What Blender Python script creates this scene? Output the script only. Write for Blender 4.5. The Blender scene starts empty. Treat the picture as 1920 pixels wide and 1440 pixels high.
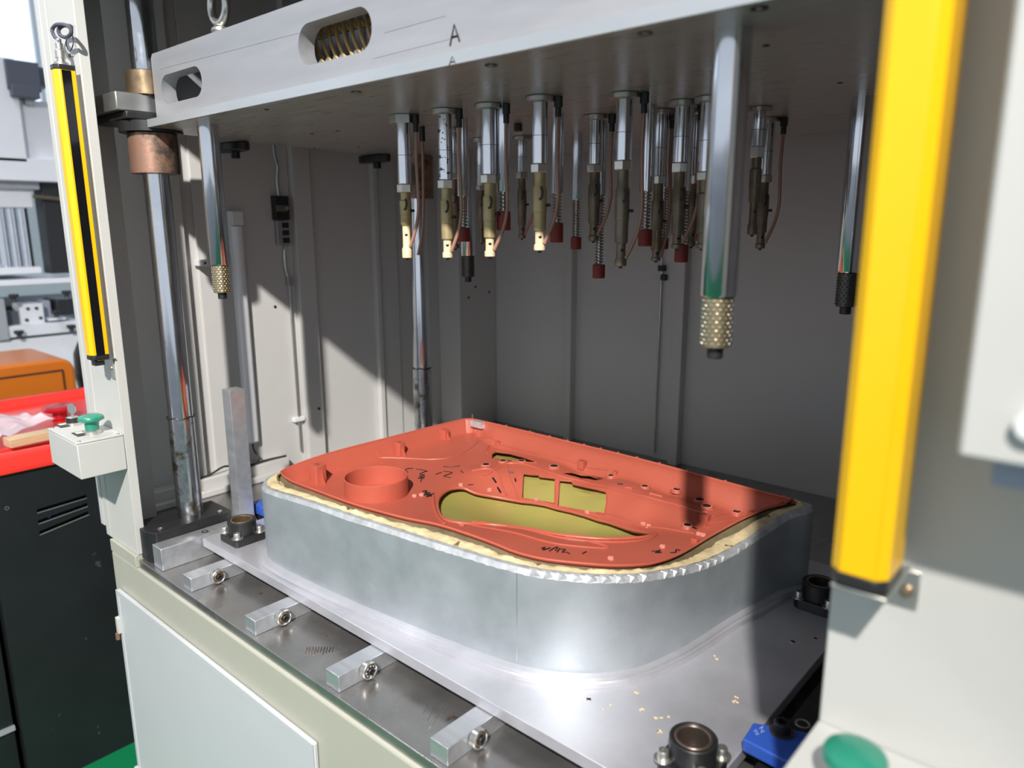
import bpy, bmesh, math, random
import numpy as np
from mathutils import Vector, Matrix, noise
from mathutils.geometry import delaunay_2d_cdt
random.seed(7)
S = bpy.context.scene
COL = S.collection
PI = math.pi

# ------------------------------------------------------------------ camera
F, PITCH, YAW, ROLL, CAMH = 1381.0, 0.2118, 0.7239, -0.0030, 1.5
_f = np.array([-math.sin(YAW)*math.cos(PITCH), math.cos(YAW)*math.cos(PITCH), -math.sin(PITCH)])
_r = np.array([math.cos(YAW), math.sin(YAW), 0.0]); _u = np.cross(_r, _f)
_R = math.cos(ROLL)*_r + math.sin(ROLL)*_u; _U = -math.sin(ROLL)*_r + math.cos(ROLL)*_u
cam_d = bpy.data.cameras.new('camera'); cam = bpy.data.objects.new('camera', cam_d); COL.objects.link(cam)
cam_d.sensor_width = 36.0; cam_d.lens = 36.0*F/1920.0; cam_d.clip_start = 0.02; cam_d.clip_end = 60
cam.matrix_world = Matrix(((_R[0], _U[0], -_f[0], 0), (_R[1], _U[1], -_f[1], 0), (_R[2], _U[2], -_f[2], CAMH), (0, 0, 0, 1)))
cam_d.dof.use_dof = True; cam_d.dof.focus_distance = 1.18; cam_d.dof.aperture_fstop = 4.0
S.camera = cam
S.view_settings.view_transform = 'Standard'; S.view_settings.look = 'None'
S.view_settings.gamma = 1; S.view_settings.use_curve_mapping = False; S.view_settings.exposure = 0.0
# ------------------------------------------------------------------ world and sun
W = bpy.data.worlds.new('world'); S.world = W; W.use_nodes = True
wn = W.node_tree.nodes; wl = W.node_tree.links; wn.clear()
wo = wn.new('ShaderNodeOutputWorld'); wb = wn.new('ShaderNodeBackground'); wb.inputs[1].default_value = 1.12
tc = wn.new('ShaderNodeTexCoord'); sx = wn.new('ShaderNodeSeparateXYZ'); wr = wn.new('ShaderNodeValToRGB')
wr.color_ramp.elements[0].position = 0.0; wr.color_ramp.elements[0].color = (0.60, 0.66, 0.74, 1)
wr.color_ramp.elements[1].position = 0.75; wr.color_ramp.elements[1].color = (0.22, 0.25, 0.30, 1)
wl.new(tc.outputs['Generated'], sx.inputs[0]); wl.new(sx.outputs['Z'], wr.inputs[0])
wl.new(wr.outputs[0], wb.inputs[0]); wl.new(wb.outputs[0], wo.inputs[0])
# one strong high bay lamp of the hall, in front of the press to the right (all shadows fan out from it)
sd = bpy.data.lights.new('high_bay_lamp', 'SPOT'); sd.energy = 1220; sd.shadow_soft_size = 0.05; sd.color = (1.0, 0.955, 0.90)
sd.spot_size = math.radians(58); sd.spot_blend = 1.0
so = bpy.data.objects.new('high_bay_lamp', sd); COL.objects.link(so); so.location = (1.0, -1.8, 3.68)
so.rotation_euler = (Vector((1.0, -1.8, 3.68))-Vector((-1.9, 0.8, 0.9))).to_track_quat('Z', 'Y').to_euler()

hl = bpy.data.lights.new('background_fill', 'POINT'); hl.energy = 150; hl.shadow_soft_size = 0.3; hl.color = (0.92, 0.96, 1.0)  # added fill light that brightens the white machine in the background
ho = bpy.data.objects.new('background_fill', hl); COL.objects.link(ho); ho.location = (-3.3, 0.0, 4.4)

# ------------------------------------------------------------------ measuring: a sight line of the photograph meets a real plane
_M = np.array([_R, _U, _f])
def _ray(u, v): return _M.T @ np.array([(u-960)/F, -(v-720)/F, 1.0])
def pX(u, v, x): r = _ray(u, v); return Vector((x, r[1]*x/r[0], CAMH + r[2]*x/r[0]))
def pY(u, v, y): r = _ray(u, v); return Vector((r[0]*y/r[1], y, CAMH + r[2]*y/r[1]))
def pZ(u, v, z): r = _ray(u, v); t = (z-CAMH)/r[2]; return Vector((r[0]*t, r[1]*t, z))
def zat(x, y, v):
    lo, hi = 0.3, 2.6
    for _ in range(40):
        m = (lo+hi)/2; c = _M @ np.array([x, y, m-CAMH])
        if 720-F*c[1]/c[2] > v: lo = m
        else: hi = m
    return m

# ------------------------------------------------------------------ materials
MATS = {}
def mat(name, col, rough=0.5, metal=0.0, var=0.0, vscale=8.0, bump=0.0, bscale=60.0, stretch=(1, 1, 1), col2=None, c2pos=(0.45, 0.65),
        emit=None, alpha=1.0, coat=0.0, trans=0.0, rvar=0.0, spots=None):
    m = bpy.data.materials.new(name); m.use_nodes = True; n = m.node_tree.nodes; l = m.node_tree.links
    b = n['Principled BSDF']; c = (*col, 1)
    b.inputs['Base Color'].default_value = c; b.inputs['Roughness'].default_value = rough; b.inputs['Metallic'].default_value = metal
    if coat: b.inputs['Coat Weight'].default_value = coat; b.inputs['Coat Roughness'].default_value = 0.15
    if trans: b.inputs['Transmission Weight'].default_value = trans
    if alpha < 1: b.inputs['Alpha'].default_value = alpha
    if emit: b.inputs['Emission Color'].default_value = (*emit[0], 1); b.inputs['Emission Strength'].default_value = emit[1]
    t = n.new('ShaderNodeTexCoord'); mp = n.new('ShaderNodeMapping'); mp.inputs['Scale'].default_value = stretch
    l.new(t.outputs['Object'], mp.inputs[0])
    cur = None
    if var or col2:
        nz = n.new('ShaderNodeTexNoise'); nz.inputs['Scale'].default_value = vscale; nz.inputs['Detail'].default_value = 6; nz.inputs['Roughness'].default_value = 0.65
        l.new(mp.outputs[0], nz.inputs['Vector']); r = n.new('ShaderNodeValToRGB')
        if col2:
            r.color_ramp.elements[0].position = c2pos[0]; r.color_ramp.elements[1].position = c2pos[1]
            r.color_ramp.elements[0].color = c; r.color_ramp.elements[1].color = (*col2, 1)
        else:
            r.color_ramp.elements[0].position = 0.3; r.color_ramp.elements[1].position = 0.7
            r.color_ramp.elements[0].color = tuple(max(0, x*(1-var)) for x in col)+(1,)
            r.color_ramp.elements[1].color = tuple(min(1, x*(1+var)) for x in col)+(1,)
        l.new(nz.outputs['Fac'], r.inputs[0]); cur = r.outputs[0]
        if rvar:
            mr = n.new('ShaderNodeMapRange'); mr.inputs['From Min'].default_value = 0.3; mr.inputs['From Max'].default_value = 0.7
            mr.inputs['To Min'].default_value = max(0.02, rough-rvar); mr.inputs['To Max'].default_value = min(1, rough+rvar)
            l.new(nz.outputs['Fac'], mr.inputs[0]); l.new(mr.outputs[0], b.inputs['Roughness'])
    if spots:   # (colour, scale, threshold)
        n2 = n.new('ShaderNodeTexNoise'); n2.inputs['Scale'].default_value = spots[1]; n2.inputs['Detail'].default_value = 4
        l.new(t.outputs['Object'], n2.inputs['Vector']); r2 = n.new('ShaderNodeValToRGB')
        r2.color_ramp.elements[0].position = spots[2]; r2.color_ramp.elements[1].position = spots[2]+0.03
        mx = n.new('ShaderNodeMix'); mx.data_type = 'RGBA'; l.new(n2.outputs['Fac'], r2.inputs[0]); l.new(r2.outputs[0], mx.inputs[0])
        if cur: l.new(cur, mx.inputs[6])
        else: mx.inputs[6].default_value = c
        mx.inputs[7].default_value = (*spots[0], 1); cur = mx.outputs[2]
    if cur: l.new(cur, b.inputs['Base Color'])
    if bump:
        nb = n.new('ShaderNodeTexNoise'); nb.inputs['Scale'].default_value = bscale; nb.inputs['Detail'].default_value = 4
        l.new(mp.outputs[0], nb.inputs['Vector']); bp = n.new('ShaderNodeBump'); bp.inputs['Strength'].default_value = bump; bp.inputs['Distance'].default_value = 0.001
        l.new(nb.outputs['Fac'], bp.inputs['Height']); l.new(bp.outputs[0], b.inputs['Normal'])
    MATS[name] = m; return m
mat('paint', (0.55, 0.55, 0.525), 0.45, var=0.03, vscale=3, bump=0.05, bscale=150, spots=((0.25, 0.22, 0.19), 45, 0.765))
mat('paint_beige', (0.43, 0.43, 0.36), 0.45, var=0.03, vscale=3, spots=((0.28, 0.18, 0.12), 55, 0.77))
mat('paint_door', (0.54, 0.56, 0.58), 0.4, var=0.02, vscale=2, spots=((0.3, 0.3, 0.3), 50, 0.78))
mat('paint_inner', (0.58, 0.575, 0.56), 0.45, var=0.04, vscale=2, bump=0.04, bscale=120, spots=((0.12, 0.12, 0.11), 40, 0.77))
mat('alu', (0.62, 0.64, 0.67), 0.38, 0.75, var=0.10, vscale=5, bump=0.12, bscale=40, stretch=(1, 12, 12), rvar=0.08)
mat('alu_under', (0.50, 0.49, 0.465), 0.32, 0.6, var=0.16, vscale=9, bump=0.25, bscale=35, stretch=(1.0, 14, 4), rvar=0.08)
mat('alu_frame', (0.39, 0.40, 0.43), 0.5, 0.5, var=0.07, vscale=6, bump=0.10, bscale=40, stretch=(0.8, 10, 6), rvar=0.08, spots=((0.38, 0.38, 0.4), 30, 0.74))
mat('alu_edge', (0.50, 0.535, 0.57), 0.4, 0.55, var=0.06, vscale=6, stretch=(0.8, 10, 6))
mat('alu_plate', (0.62, 0.62, 0.665), 0.42, 0.6, var=0.12, vscale=7, bump=0.15, bscale=70, rvar=0.1, spots=((0.72, 0.66, 0.48), 24, 0.715))
mat('alu_mould', (0.46, 0.50, 0.53), 0.47, 0.6, var=0.14, vscale=8, bump=0.18, bscale=110, rvar=0.1, spots=((0.75, 0.78, 0.78), 90, 0.76))
mat('alu_chip', (0.60, 0.62, 0.64), 0.5, 0.5, var=0.25, vscale=60, bump=0.5, bscale=90)
mat('bed_steel', (0.36, 0.35, 0.34), 0.30, 0.8, var=0.22, vscale=7, bump=0.1, bscale=60, rvar=0.12, spots=((0.22, 0.15, 0.12), 17, 0.70))
mat('chrome', (0.72, 0.74, 0.78), 0.13, 1.0, var=0.06, vscale=20, rvar=0.05)
mat('chrome_stain', (0.62, 0.63, 0.64), 0.25, 1.0, bump=0.2, bscale=80, col2=(0.17, 0.14, 0.09), c2pos=(0.50, 0.62), vscale=30, rvar=0.12)
mat('chrome_spot', (0.75, 0.76, 0.80), 0.16, 1.0, spots=((0.06, 0.055, 0.05), 150, 0.60))
mat('steel', (0.50, 0.50, 0.49), 0.33, 0.9, var=0.15, vscale=25, bump=0.1)
mat('zinc', (0.66, 0.65, 0.60), 0.32, 0.9, var=0.12, vscale=60)
mat('bronze', (0.33, 0.24, 0.15), 0.34, 0.85, var=0.25, vscale=25, rvar=0.1)
mat('rust_collar', (0.36, 0.21, 0.15), 0.45, 0.6, bump=0.2, bscale=100, col2=(0.10, 0.085, 0.07), c2pos=(0.46, 0.56), vscale=14, rvar=0.1)
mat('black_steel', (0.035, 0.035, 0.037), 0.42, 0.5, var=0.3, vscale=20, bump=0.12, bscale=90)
mat('black_plastic', (0.02, 0.02, 0.022), 0.4)
mat('black_window', (0.006, 0.006, 0.008), 0.08, coat=0.5)
mat('ring_brown', (0.16, 0.12, 0.10), 0.35, 0.7, var=0.2, vscale=40)
mat('brass', (0.44, 0.35, 0.18), 0.42, 0.35, var=0.15, vscale=40, bump=0.1, bscale=150)  # probe bodies: shade under the plate is put into this brass colour
mat('brass_lit', (0.80, 0.64, 0.40), 0.5, 0.05, var=0.1, vscale=40)  # same probe brass where the lamp reaches it, lit tone put into the colour
mat('dark_brass', (0.20, 0.165, 0.12), 0.4, 0.5, var=0.2, vscale=40)  # on probes, the same brass with deeper shade put into the colour
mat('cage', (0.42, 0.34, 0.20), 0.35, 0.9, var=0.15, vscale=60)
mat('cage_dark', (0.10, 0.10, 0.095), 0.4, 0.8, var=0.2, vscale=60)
mat('ball', (0.95, 0.90, 0.78), 0.12, 1.0)
mat('hose', (0.33, 0.17, 0.12), 0.35, coat=0.3, var=0.1, vscale=30)
mat('coil_hose', (0.42, 0.27, 0.10), 0.35, 0.3, var=0.15, vscale=30)
mat('red_cap', (0.20, 0.025, 0.02), 0.6, var=0.15, vscale=40)
mat('spring', (0.34, 0.33, 0.32), 0.35, 0.9)
mat('red_plastic', (0.50, 0.112, 0.070), 0.40, var=0.05, vscale=10, bump=0.03, bscale=200)
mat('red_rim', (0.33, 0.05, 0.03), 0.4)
mat('resin', (0.34, 0.32, 0.085), 0.3, coat=0.25, var=0.22, vscale=12, bump=0.15, bscale=30, col2=(0.40, 0.30, 0.10), c2pos=(0.42, 0.7))
mat('cream_foam', (0.68, 0.55, 0.32), 0.8, var=0.22, vscale=45, bump=1.0, bscale=110, spots=((0.16, 0.09, 0.05), 42, 0.64))
mat('dark_gap', (0.16, 0.13, 0.07), 0.55, var=0.3, vscale=30, bump=0.4)
mat('ink', (0.012, 0.010, 0.014), 0.5)
mat('hole_black', (0.01, 0.01, 0.015), 0.35)
mat('rivet_pink', (0.72, 0.26, 0.20), 0.35, coat=0.4)
mat('yellow', (0.90, 0.50, 0.0), 0.42, coat=0.2, var=0.02)
mat('green_button', (0.02, 0.25, 0.16), 0.35, coat=0.4)
mat('blue', (0.03, 0.10, 0.48), 0.4, coat=0.2, var=0.1, vscale=30, bump=0.1)
mat('scribe', (0.45, 0.55, 0.80), 0.5)
mat('label_plate', (0.03, 0.03, 0.03), 0.35)
mat('label_face', (0.75, 0.70, 0.50), 0.5)
mat('white_plastic', (0.78, 0.79, 0.80), 0.35)
mat('tube_white', (0.84, 0.85, 0.88), 0.3)
mat('cable', (0.02, 0.02, 0.02), 0.5)
mat('cable_grey', (0.07, 0.07, 0.10), 0.45)
mat('cabinet_black', (0.012, 0.014, 0.016), 0.45, var=0.2, vscale=4, spots=((0.05, 0.055, 0.06), 22, 0.72))
mat('tray_red', (0.80, 0.035, 0.022), 0.28, coat=0.5, var=0.05)
mat('knob_red', (0.42, 0.006, 0.012), 0.25, coat=0.5)
mat('orange', (0.62, 0.17, 0.015), 0.35, coat=0.3, var=0.05)
mat('orange_dark', (0.10, 0.03, 0.01), 0.5)
mat('wood', (0.62, 0.44, 0.26), 0.7, var=0.2, vscale=12, stretch=(1, 1, 20))
mat('bag', (0.86, 0.84, 0.88), 0.22, alpha=0.62, coat=0.5)
mat('floor_green', (0.006, 0.23, 0.085), 0.32, var=0.08, vscale=2, coat=0.2)
mat('floor_grey', (0.30, 0.31, 0.32), 0.35, var=0.08, vscale=2, coat=0.2)
mat('hall_wall', (0.76, 0.79, 0.84), 0.6, var=0.02)
mat('white_machine', (0.82, 0.84, 0.88), 0.4, var=0.03)
mat('grey_machine', (0.36, 0.38, 0.41), 0.4, var=0.05)
mat('motor_grey', (0.09, 0.10, 0.13), 0.4)
mat('window_glow', (0.8, 0.88, 1.0), 0.3, emit=((0.78, 0.88, 1.0), 1.15))
mat('strong_blue', (0.06, 0.12, 0.9), 0.4)  # flat strong blue without emission
mat('lilac_grey', (0.38, 0.42, 0.52), 0.4)

# ------------------------------------------------------------------ geometry helpers
class MB:
    def __init__(s): s.v = []; s.f = []
    def add(s, vs, fs):
        k = len(s.v); s.v += [tuple(p) for p in vs]; s.f += [tuple(i+k for i in f) for f in fs]; return s
    def box(s, x0, x1, y0, y1, z0, z1):
        x0, x1 = min(x0, x1), max(x0, x1); y0, y1 = min(y0, y1), max(y0, y1); z0, z1 = min(z0, z1), max(z0, z1)
        return s.add([(x0, y0, z0), (x1, y0, z0), (x1, y1, z0), (x0, y1, z0), (x0, y0, z1), (x1, y0, z1), (x1, y1, z1), (x0, y1, z1)],
                     [(0, 3, 2, 1), (4, 5, 6, 7), (0, 1, 5, 4), (1, 2, 6, 5), (2, 3, 7, 6), (3, 0, 4, 7)])
    def frame(s, d):
        d = Vector(d).normalized(); a = Vector((0, 0, 1)) if abs(d.z) < 0.9 else Vector((1, 0, 0))
        x = d.cross(a).normalized(); return x, d.cross(x).normalized()
    def lathe(s, prof, c=(0, 0, 0), ax=(0, 0, 1), seg=28, rot=0.0):
        c = Vector(c); ax = Vector(ax).normalized(); x, y = s.frame(ax); vs = []; fs = []
        for r, h in prof:
            for i in range(seg):
                a = 2*PI*i/seg+rot; vs.append(c+ax*h+x*(r*math.cos(a))+y*(r*math.sin(a)))
        n = len(prof)
        for j in range(n-1):
            for i in range(seg):
                k = (i+1) % seg; fs.append((j*seg+i, j*seg+k, (j+1)*seg+k, (j+1)*seg+i))
        if prof[0][0] > 1e-6: fs.append(tuple(range(seg))[::-1])
        if prof[-1][0] > 1e-6: fs.append(tuple((n-1)*seg+i for i in range(seg)))
        return s.add(vs, fs)
    def cyl(s, p0, p1, r, r1=None, seg=24, rot=0.0, ch=0.0):
        p0 = Vector(p0); p1 = Vector(p1); L = (p1-p0).length; r1 = r if r1 is None else r1
        pr = [(r, 0), (r1, L)] if not ch else [(r-ch, 0), (r, ch), (r1, L-ch), (r1-ch, L)]
        return s.lathe(pr, p0, p1-p0, seg, rot)
    def ring(s, p0, p1, ro, ri, seg=36):
        p0 = Vector(p0); p1 = Vector(p1); L = (p1-p0).length; c = min(0.0012, (ro-ri)*0.3, L*0.3)
        prof = [(ri, 0), (ro, 0), (ro, L-c), (ro-c, L), (ri+c, L), (ri, L-c), (ri, 0)]
        vs = []; fs = []; ax = (p1-p0).normalized(); x, y = s.frame(ax); n = len(prof)-1
        for r, h in prof[:-1]:
            for i in range(seg): a = 2*PI*i/seg; vs.append(p0+ax*h+x*(r*math.cos(a))+y*(r*math.sin(a)))
        for j in range(n):
            j2 = (j+1) % n
            for i in range(seg): k = (i+1) % seg; fs.append((j*seg+i, j*seg+k, j2*seg+k, j2*seg+i))
        return s.add(vs, fs)
    def tube(s, pts, r, seg=10, closed=False, caps=True):
        pts = [Vector(p) for p in pts]; n = len(pts); vs = []; fs = []; prev = None
        for i, p in enumerate(pts):
            if closed: d = pts[(i+1) % n]-pts[i-1]
            else: d = pts[min(i+1, n-1)]-pts[max(i-1, 0)]
            if d.length < 1e-9: d = Vector((0, 0, 1))
            d.normalize()
            if prev is None: x, y = s.frame(d)
            else:
                x = prev-d*prev.dot(d)
                x = x.normalized() if x.length > 1e-6 else s.frame(d)[0]
                y = d.cross(x)
            prev = x; rr = r[i] if isinstance(r, (list, tuple)) else r
            for k in range(seg): a = 2*PI*k/seg; vs.append(p+x*(rr*math.cos(a))+y*(rr*math.sin(a)))
        m = n if closed else n-1
        for i in range(m):
            j = (i+1) % n
            for k in range(seg): q = (k+1) % seg; fs.append((i*seg+k, i*seg+q, j*seg+q, j*seg+k))
        if not closed and caps: fs.append(tuple(range(seg))[::-1]); fs.append(tuple((n-1)*seg+k for k in range(seg)))
        return s.add(vs, fs)
    def prism(s, poly, z0, z1, mp=None):
        n = len(poly); mp = mp or (lambda a, b, c: (a, b, c))
        vs = [mp(x, y, z0) for x, y in poly]+[mp(x, y, z1) for x, y in poly]
        fs = [tuple(range(n))[::-1], tuple(range(n, 2*n))]+[(i, (i+1) % n, n+(i+1) % n, n+i) for i in range(n)]
        return s.add(vs, fs)
    def prism_holes(s, outer, holes, z0, z1, mp):
        loops = [outer]+holes; pts = [p for L in loops for p in L]; ed = []; k = 0
        for L in loops:
            ed += [(k+i, k+(i+1) % len(L)) for i in range(len(L))]; k += len(L)
        V2, E2, F2, *_ = delaunay_2d_cdt([Vector(p) for p in pts], ed, [], 1, 1e-7)
        fs = []
        for f in F2:
            cx = sum(V2[i][0] for i in f)/len(f); cy = sum(V2[i][1] for i in f)/len(f)
            if inside(outer, cx, cy) and not any(inside(h, cx, cy) for h in holes): fs.append(tuple(f))
        s.add([mp(x, y, z0) for x, y in V2], [f[::-1] for f in fs]); s.add([mp(x, y, z1) for x, y in V2], fs)
        for L in loops:
            n = len(L); s.add([mp(x, y, z0) for x, y in L]+[mp(x, y, z1) for x, y in L], [(i, (i+1) % n, n+(i+1) % n, n+i) for i in range(n)])
        return s
def inside(poly, x, y):
    c = False; n = len(poly); j = n-1
    for i in range(n):
        xi, yi = poly[i][0], poly[i][1]; xj, yj = poly[j][0], poly[j][1]
        if (yi > y) != (yj > y) and x < (xj-xi)*(y-yi)/(yj-yi)+xi: c = not c
        j = i
    return c
def rrect(x0, x1, y0, y1, r, n=8):
    out = []
    for cx, cy, a0 in ((x1-r, y1-r, 0), (x0+r, y1-r, PI/2), (x0+r, y0+r, PI), (x1-r, y0+r, 1.5*PI)):
        out += [(cx+r*math.cos(a0+PI/2*i/n), cy+r*math.sin(a0+PI/2*i/n)) for i in range(n+1)]
    return out
def catmull(P, n=8, closed=True):
    P = [Vector(p) for p in P]; N = len(P); out = []
    for i in range(N if closed else N-1):
        g = (lambda k: P[k % N]) if closed else (lambda k: P[max(0, min(N-1, k))])
        a, b, c, d = g(i-1), g(i), g(i+1), g(i+2)
        for j in range(n):
            t = j/n; out.append(0.5*((2*b)+(c-a)*t+(2*a-5*b+4*c-d)*t*t+(3*b-a-3*c+d)*t**3))
    if not closed: out.append(P[-1])
    return out
ORG = {}
def thing(name, label, cat, loc=(0, 0, 0), group=None):
    o = bpy.data.objects.new(name, None); COL.objects.link(o); o.location = loc; o.empty_display_size = 0.05
    o['label'] = label; o['category'] = cat
    if group: o['group'] = group
    ORG[o.name] = Vector(loc); return o
def obj(name, mb, m, parent=None, bev=0.0, smooth=True, label=None, cat=None, kind=None, group=None, seg=2):
    org = ORG[parent.name] if parent else Vector((0, 0, 0))
    if not parent:
        A = np.array(mb.v); lo = A.min(0); hi = A.max(0); org = Vector(((lo[0]+hi[0])/2, (lo[1]+hi[1])/2, lo[2]))
    me = bpy.data.meshes.new(name)
    me.from_pydata([(x-org.x, y-org.y, z-org.z) for x, y, z in mb.v], [], mb.f)
    bm = bmesh.new(); bm.from_mesh(me); bmesh.ops.recalc_face_normals(bm, faces=bm.faces); bm.to_mesh(me); bm.free()
    if smooth:
        me.polygons.foreach_set('use_smooth', [True]*len(me.polygons)); me.set_sharp_from_angle(angle=math.radians(34))
    me.materials.append(MATS[m]); o = bpy.data.objects.new(name, me); COL.objects.link(o)
    if parent: o.parent = parent
    else: o.location = org
    ORG[o.name] = org
    if bev:
        b = o.modifiers.new('bevel', 'BEVEL'); b.width = bev; b.segments = seg; b.limit_method = 'ANGLE'; b.angle_limit = math.radians(40); b.harden_normals = False
    if label: o['label'] = label
    if cat: o['category'] = cat
    if kind: o['kind'] = kind
    if group: o['group'] = group
    return o
def bx(*a): return MB().box(*a)
def socket_screw(parent, name, c, r=0.0065, h=0.007, m='zinc', ax=(0, 0, 1), washer=True):
    mb = MB(); a = Vector(ax).normalized(); c = Vector(c)
    if washer: mb.cyl(c, c+a*0.0012, r*1.65, seg=20); c = c+a*0.0012
    x, y = mb.frame(a); seg = 18; L = [(r, 0), (r, h*0.85), (r*0.85, h), (r*0.5, h), (r*0.5, h*0.4), (0.0001, h*0.4)]
    mb.lathe([(r, 0), (r, h*0.85), (r*0.85, h), (r*0.52, h), (r*0.52, h*0.35), (0, h*0.35)], c, a, seg)
    return obj(name, mb, m, parent)

# ================================================================== THE HALL
obj('floor', bx(-9, 6, -9, 9, -0.1, -0.001), 'floor_grey', kind='structure', smooth=False)
obj('trim_1', bx(-9, 6, -1.5, 6, -0.001, 0.0), 'floor_green', kind='structure', smooth=False)
mbw = MB(); XW = -7.5
mbw.prism_holes([(-5, 0), (9, 0), (9, 5), (-5, 5)], [[(1.7+i*1.7, 2.35), (3.1+i*1.7, 2.35), (3.1+i*1.7, 4.4), (1.7+i*1.7, 4.4)] for i in range(-3, 4)], XW-0.2, XW, lambda a, b, c: (c, a, b))
obj('wall_left', mbw, 'hall_wall', kind='structure', smooth=False)
for i in range(-3, 4):
    w = obj('window_%d' % (i+4), bx(XW-0.12, XW-0.10, 1.7+i*1.7, 3.1+i*1.7, 2.35, 4.4), 'window_glow', kind='structure', smooth=False)
    fm = MB()
    for q in (0, 0.68, 1.36): fm.box(XW-0.10, XW-0.05, 1.7+i*1.7+q, 1.74+i*1.7+q, 2.35, 4.4)
    for q in (0, 2.01): fm.box(XW-0.10, XW-0.05, 1.74+i*1.7, 3.06+i*1.7, 2.35+q, 2.39+q)
    obj('window_frame', fm, 'hall_wall', w, smooth=False)
obj('wall_back', bx(-7.5, 4, 8.0, 8.2, 0, 5), 'hall_wall', kind='structure', smooth=False)

# ================================================================== THE PRESS BODY
PL, PRX = -1.386, -0.146          # inner edges of the two front posts
XL, XR, YB, ZB = -1.65, 0.11, 1.69, 0.884
press = thing('press_machine', 'large pale grey press machine housing with open front bay and steel bed', 'machine', (-0.75, 0.5, 0))
PP = lambda n, mb, m='paint', bev=0.0015, **k: obj(n, mb, m, press, bev=bev, **k)
PP('post', bx(-1.536, PL, 0.5, 0.517, 0.893, 2.6).box(-1.536, -1.533, 0.517, 0.60, 0.893, 2.6), bev=0.003)
PP('post', bx(PRX, 0.45, 0.5, 0.517, 0.893, 2.6).box(PRX, PRX+0.003, 0.517, 0.60, 0.893, 2.6), bev=0.003)
PP('unseen_header', bx(PL, PRX, 0.5, 0.517, 1.89, 2.6))  # out of view; lower edge set to keep lamp light off the upper walls
# folded edge line of the left post (a narrow raised rib near its outer edge)
PP('post_rib', bx(-1.512, -1.509, 0.4985, 0.5005, 0.895, 2.48))
PP('cabinet_body', bx(-1.508, 0.45, 0.495, 1.70, 0.02, 0.868), 'paint_beige', 0.004)
PP('plinth', bx(-1.49, 0.43, 0.53, 1.68, 0.0, 0.02), 'black_steel')
PP('cabinet_top_band', bx(-1.508, PL-0.002, 0.495, 0.56, 0.8682, 0.8925), 'paint_beige', 0.001)
PP('bed_plate', bx(XL, PL+0.0008, 0.565, YB, 0.8682, ZB-0.0002), 'bed_steel', 0.001)
bed = PP('bed_plate', bx(PL+0.001, 0.4, 0.5, YB, 0.868, ZB), 'bed_steel', 0.0012)
# door with cut corners, set proud of the cabinet
dp = [(-1.48, 0.797), (-0.80, 0.797), (-0.80, 0.16), (-1.46, 0.16), (-1.48, 0.19)]
door = PP('cabinet_door', MB().prism([(x, z) for x, z in dp], 0.486, 0.4945, lambda a, b, c: (a, c, b)), 'paint_door', 0.003)
ins = [(-1.470, 0.787), (-0.810, 0.787), (-0.810, 0.17), (-1.455, 0.17), (-1.470, 0.195)]
rim = MB().prism_holes(dp, [ins], 0.4845, 0.486, lambda a, b, c: (a, c, b)); obj('door_lip', rim, 'paint_door', door, bev=0.001)
for vz in (0.725, 0.38):
    h = PP('hinge', bx(-1.486, -1.474, 0.479, 0.487, vz-0.022, vz+0.012), 'paint', 0.001)
    obj('hinge_pin', MB().cyl((-1.481, 0.4785, vz-0.035), (-1.481, 0.4785, vz-0.022), 0.004, seg=12), 'rust_collar', h)
# side wall (left), rear wall, right wall, roof
PP('side_wall_panel', bx(XL-0.02, XL, 0.535, 0.735, 0.868, 2.6), 'paint_inner')
PP('side_wall_panel', bx(XL-0.015, XL, 0.795, 1.04, 0.868, 2.6), 'paint_inner')
PP('side_wall_panel', bx(XL-0.015, XL, 1.09, 1.285, 0.868, 2.6), 'paint_inner')
PP('side_wall_panel', bx(XL-0.015, XL, 1.375, YB, 0.868, 2.6), 'paint_inner')
PP('panel_frame', bx(XL-0.02, XL+0.012, 0.735, 0.765, 0.868, 2.6), 'paint_inner')
PP('panel_frame', bx(XL-0.02, XL-0.006, 0.765, 0.797, 0.868, 2.6), 'paint_inner')
PP('panel_frame', bx(XL-0.02, XL+0.020, 1.040, 1.090, 0.868, 2.6), 'paint_inner')
PP('panel_frame', bx(XL-0.02, XL+0.006, 1.052, 1.064, 0.868, 2.6), 'paint_inner')
PP('panel_frame', bx(XL-0.02, XL+0.018, 1.285, 1.30, 0.868, 2.6), 'paint_inner')
PP('panel_frame', bx(XL-0.02, XL+0.006, 1.30, 1.372, 0.868, 2.6), 'paint_inner')
PP('corner_column', bx(XL, XL+0.09, 1.53, YB, 0.884, 2.6), 'paint_inner', 0.003)
PP('wall_ledge', bx(XL, XL+0.035, 0.57, 0.97, 0.884, 0.925), 'paint_inner', 0.003)
PP('wall_ledge', bx(XL+0.035, XL+0.05, 0.57, 0.97, 0.884, 0.900), 'paint_inner', 0.003)
PP('rear_wall_panel', bx(XL, -1.36, YB, YB+0.015, 0.868, 2.6), 'paint_inner')
PP('rear_wall_panel', bx(-1.25, -0.985, YB, YB+0.015, 0.868, 2.6), 'paint_inner')
PP('rear_wall_panel', bx(-0.90, XR, YB, YB+0.015, 0.868, 2.6), 'paint_inner')
PP('panel_frame', bx(-1.36, -1.27, YB-0.004, YB+0.015, 0.868, 2.6), 'paint_inner')
PP('panel_frame', bx(-1.27, -1.248, YB-0.026, YB+0.015, 0.868, 2.6), 'paint_inner')
PP('panel_frame', bx(-0.985, -0.925, YB-0.004, YB+0.015, 0.868, 2.6), 'paint_inner')
PP('panel_frame', bx(-0.925, -0.898, YB-0.026, YB+0.015, 0.868, 2.6), 'paint_inner')
PP('side_wall_panel', bx(XR, XR+0.02, 0.517, YB, 0.868, 2.6), 'paint_inner')
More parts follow.
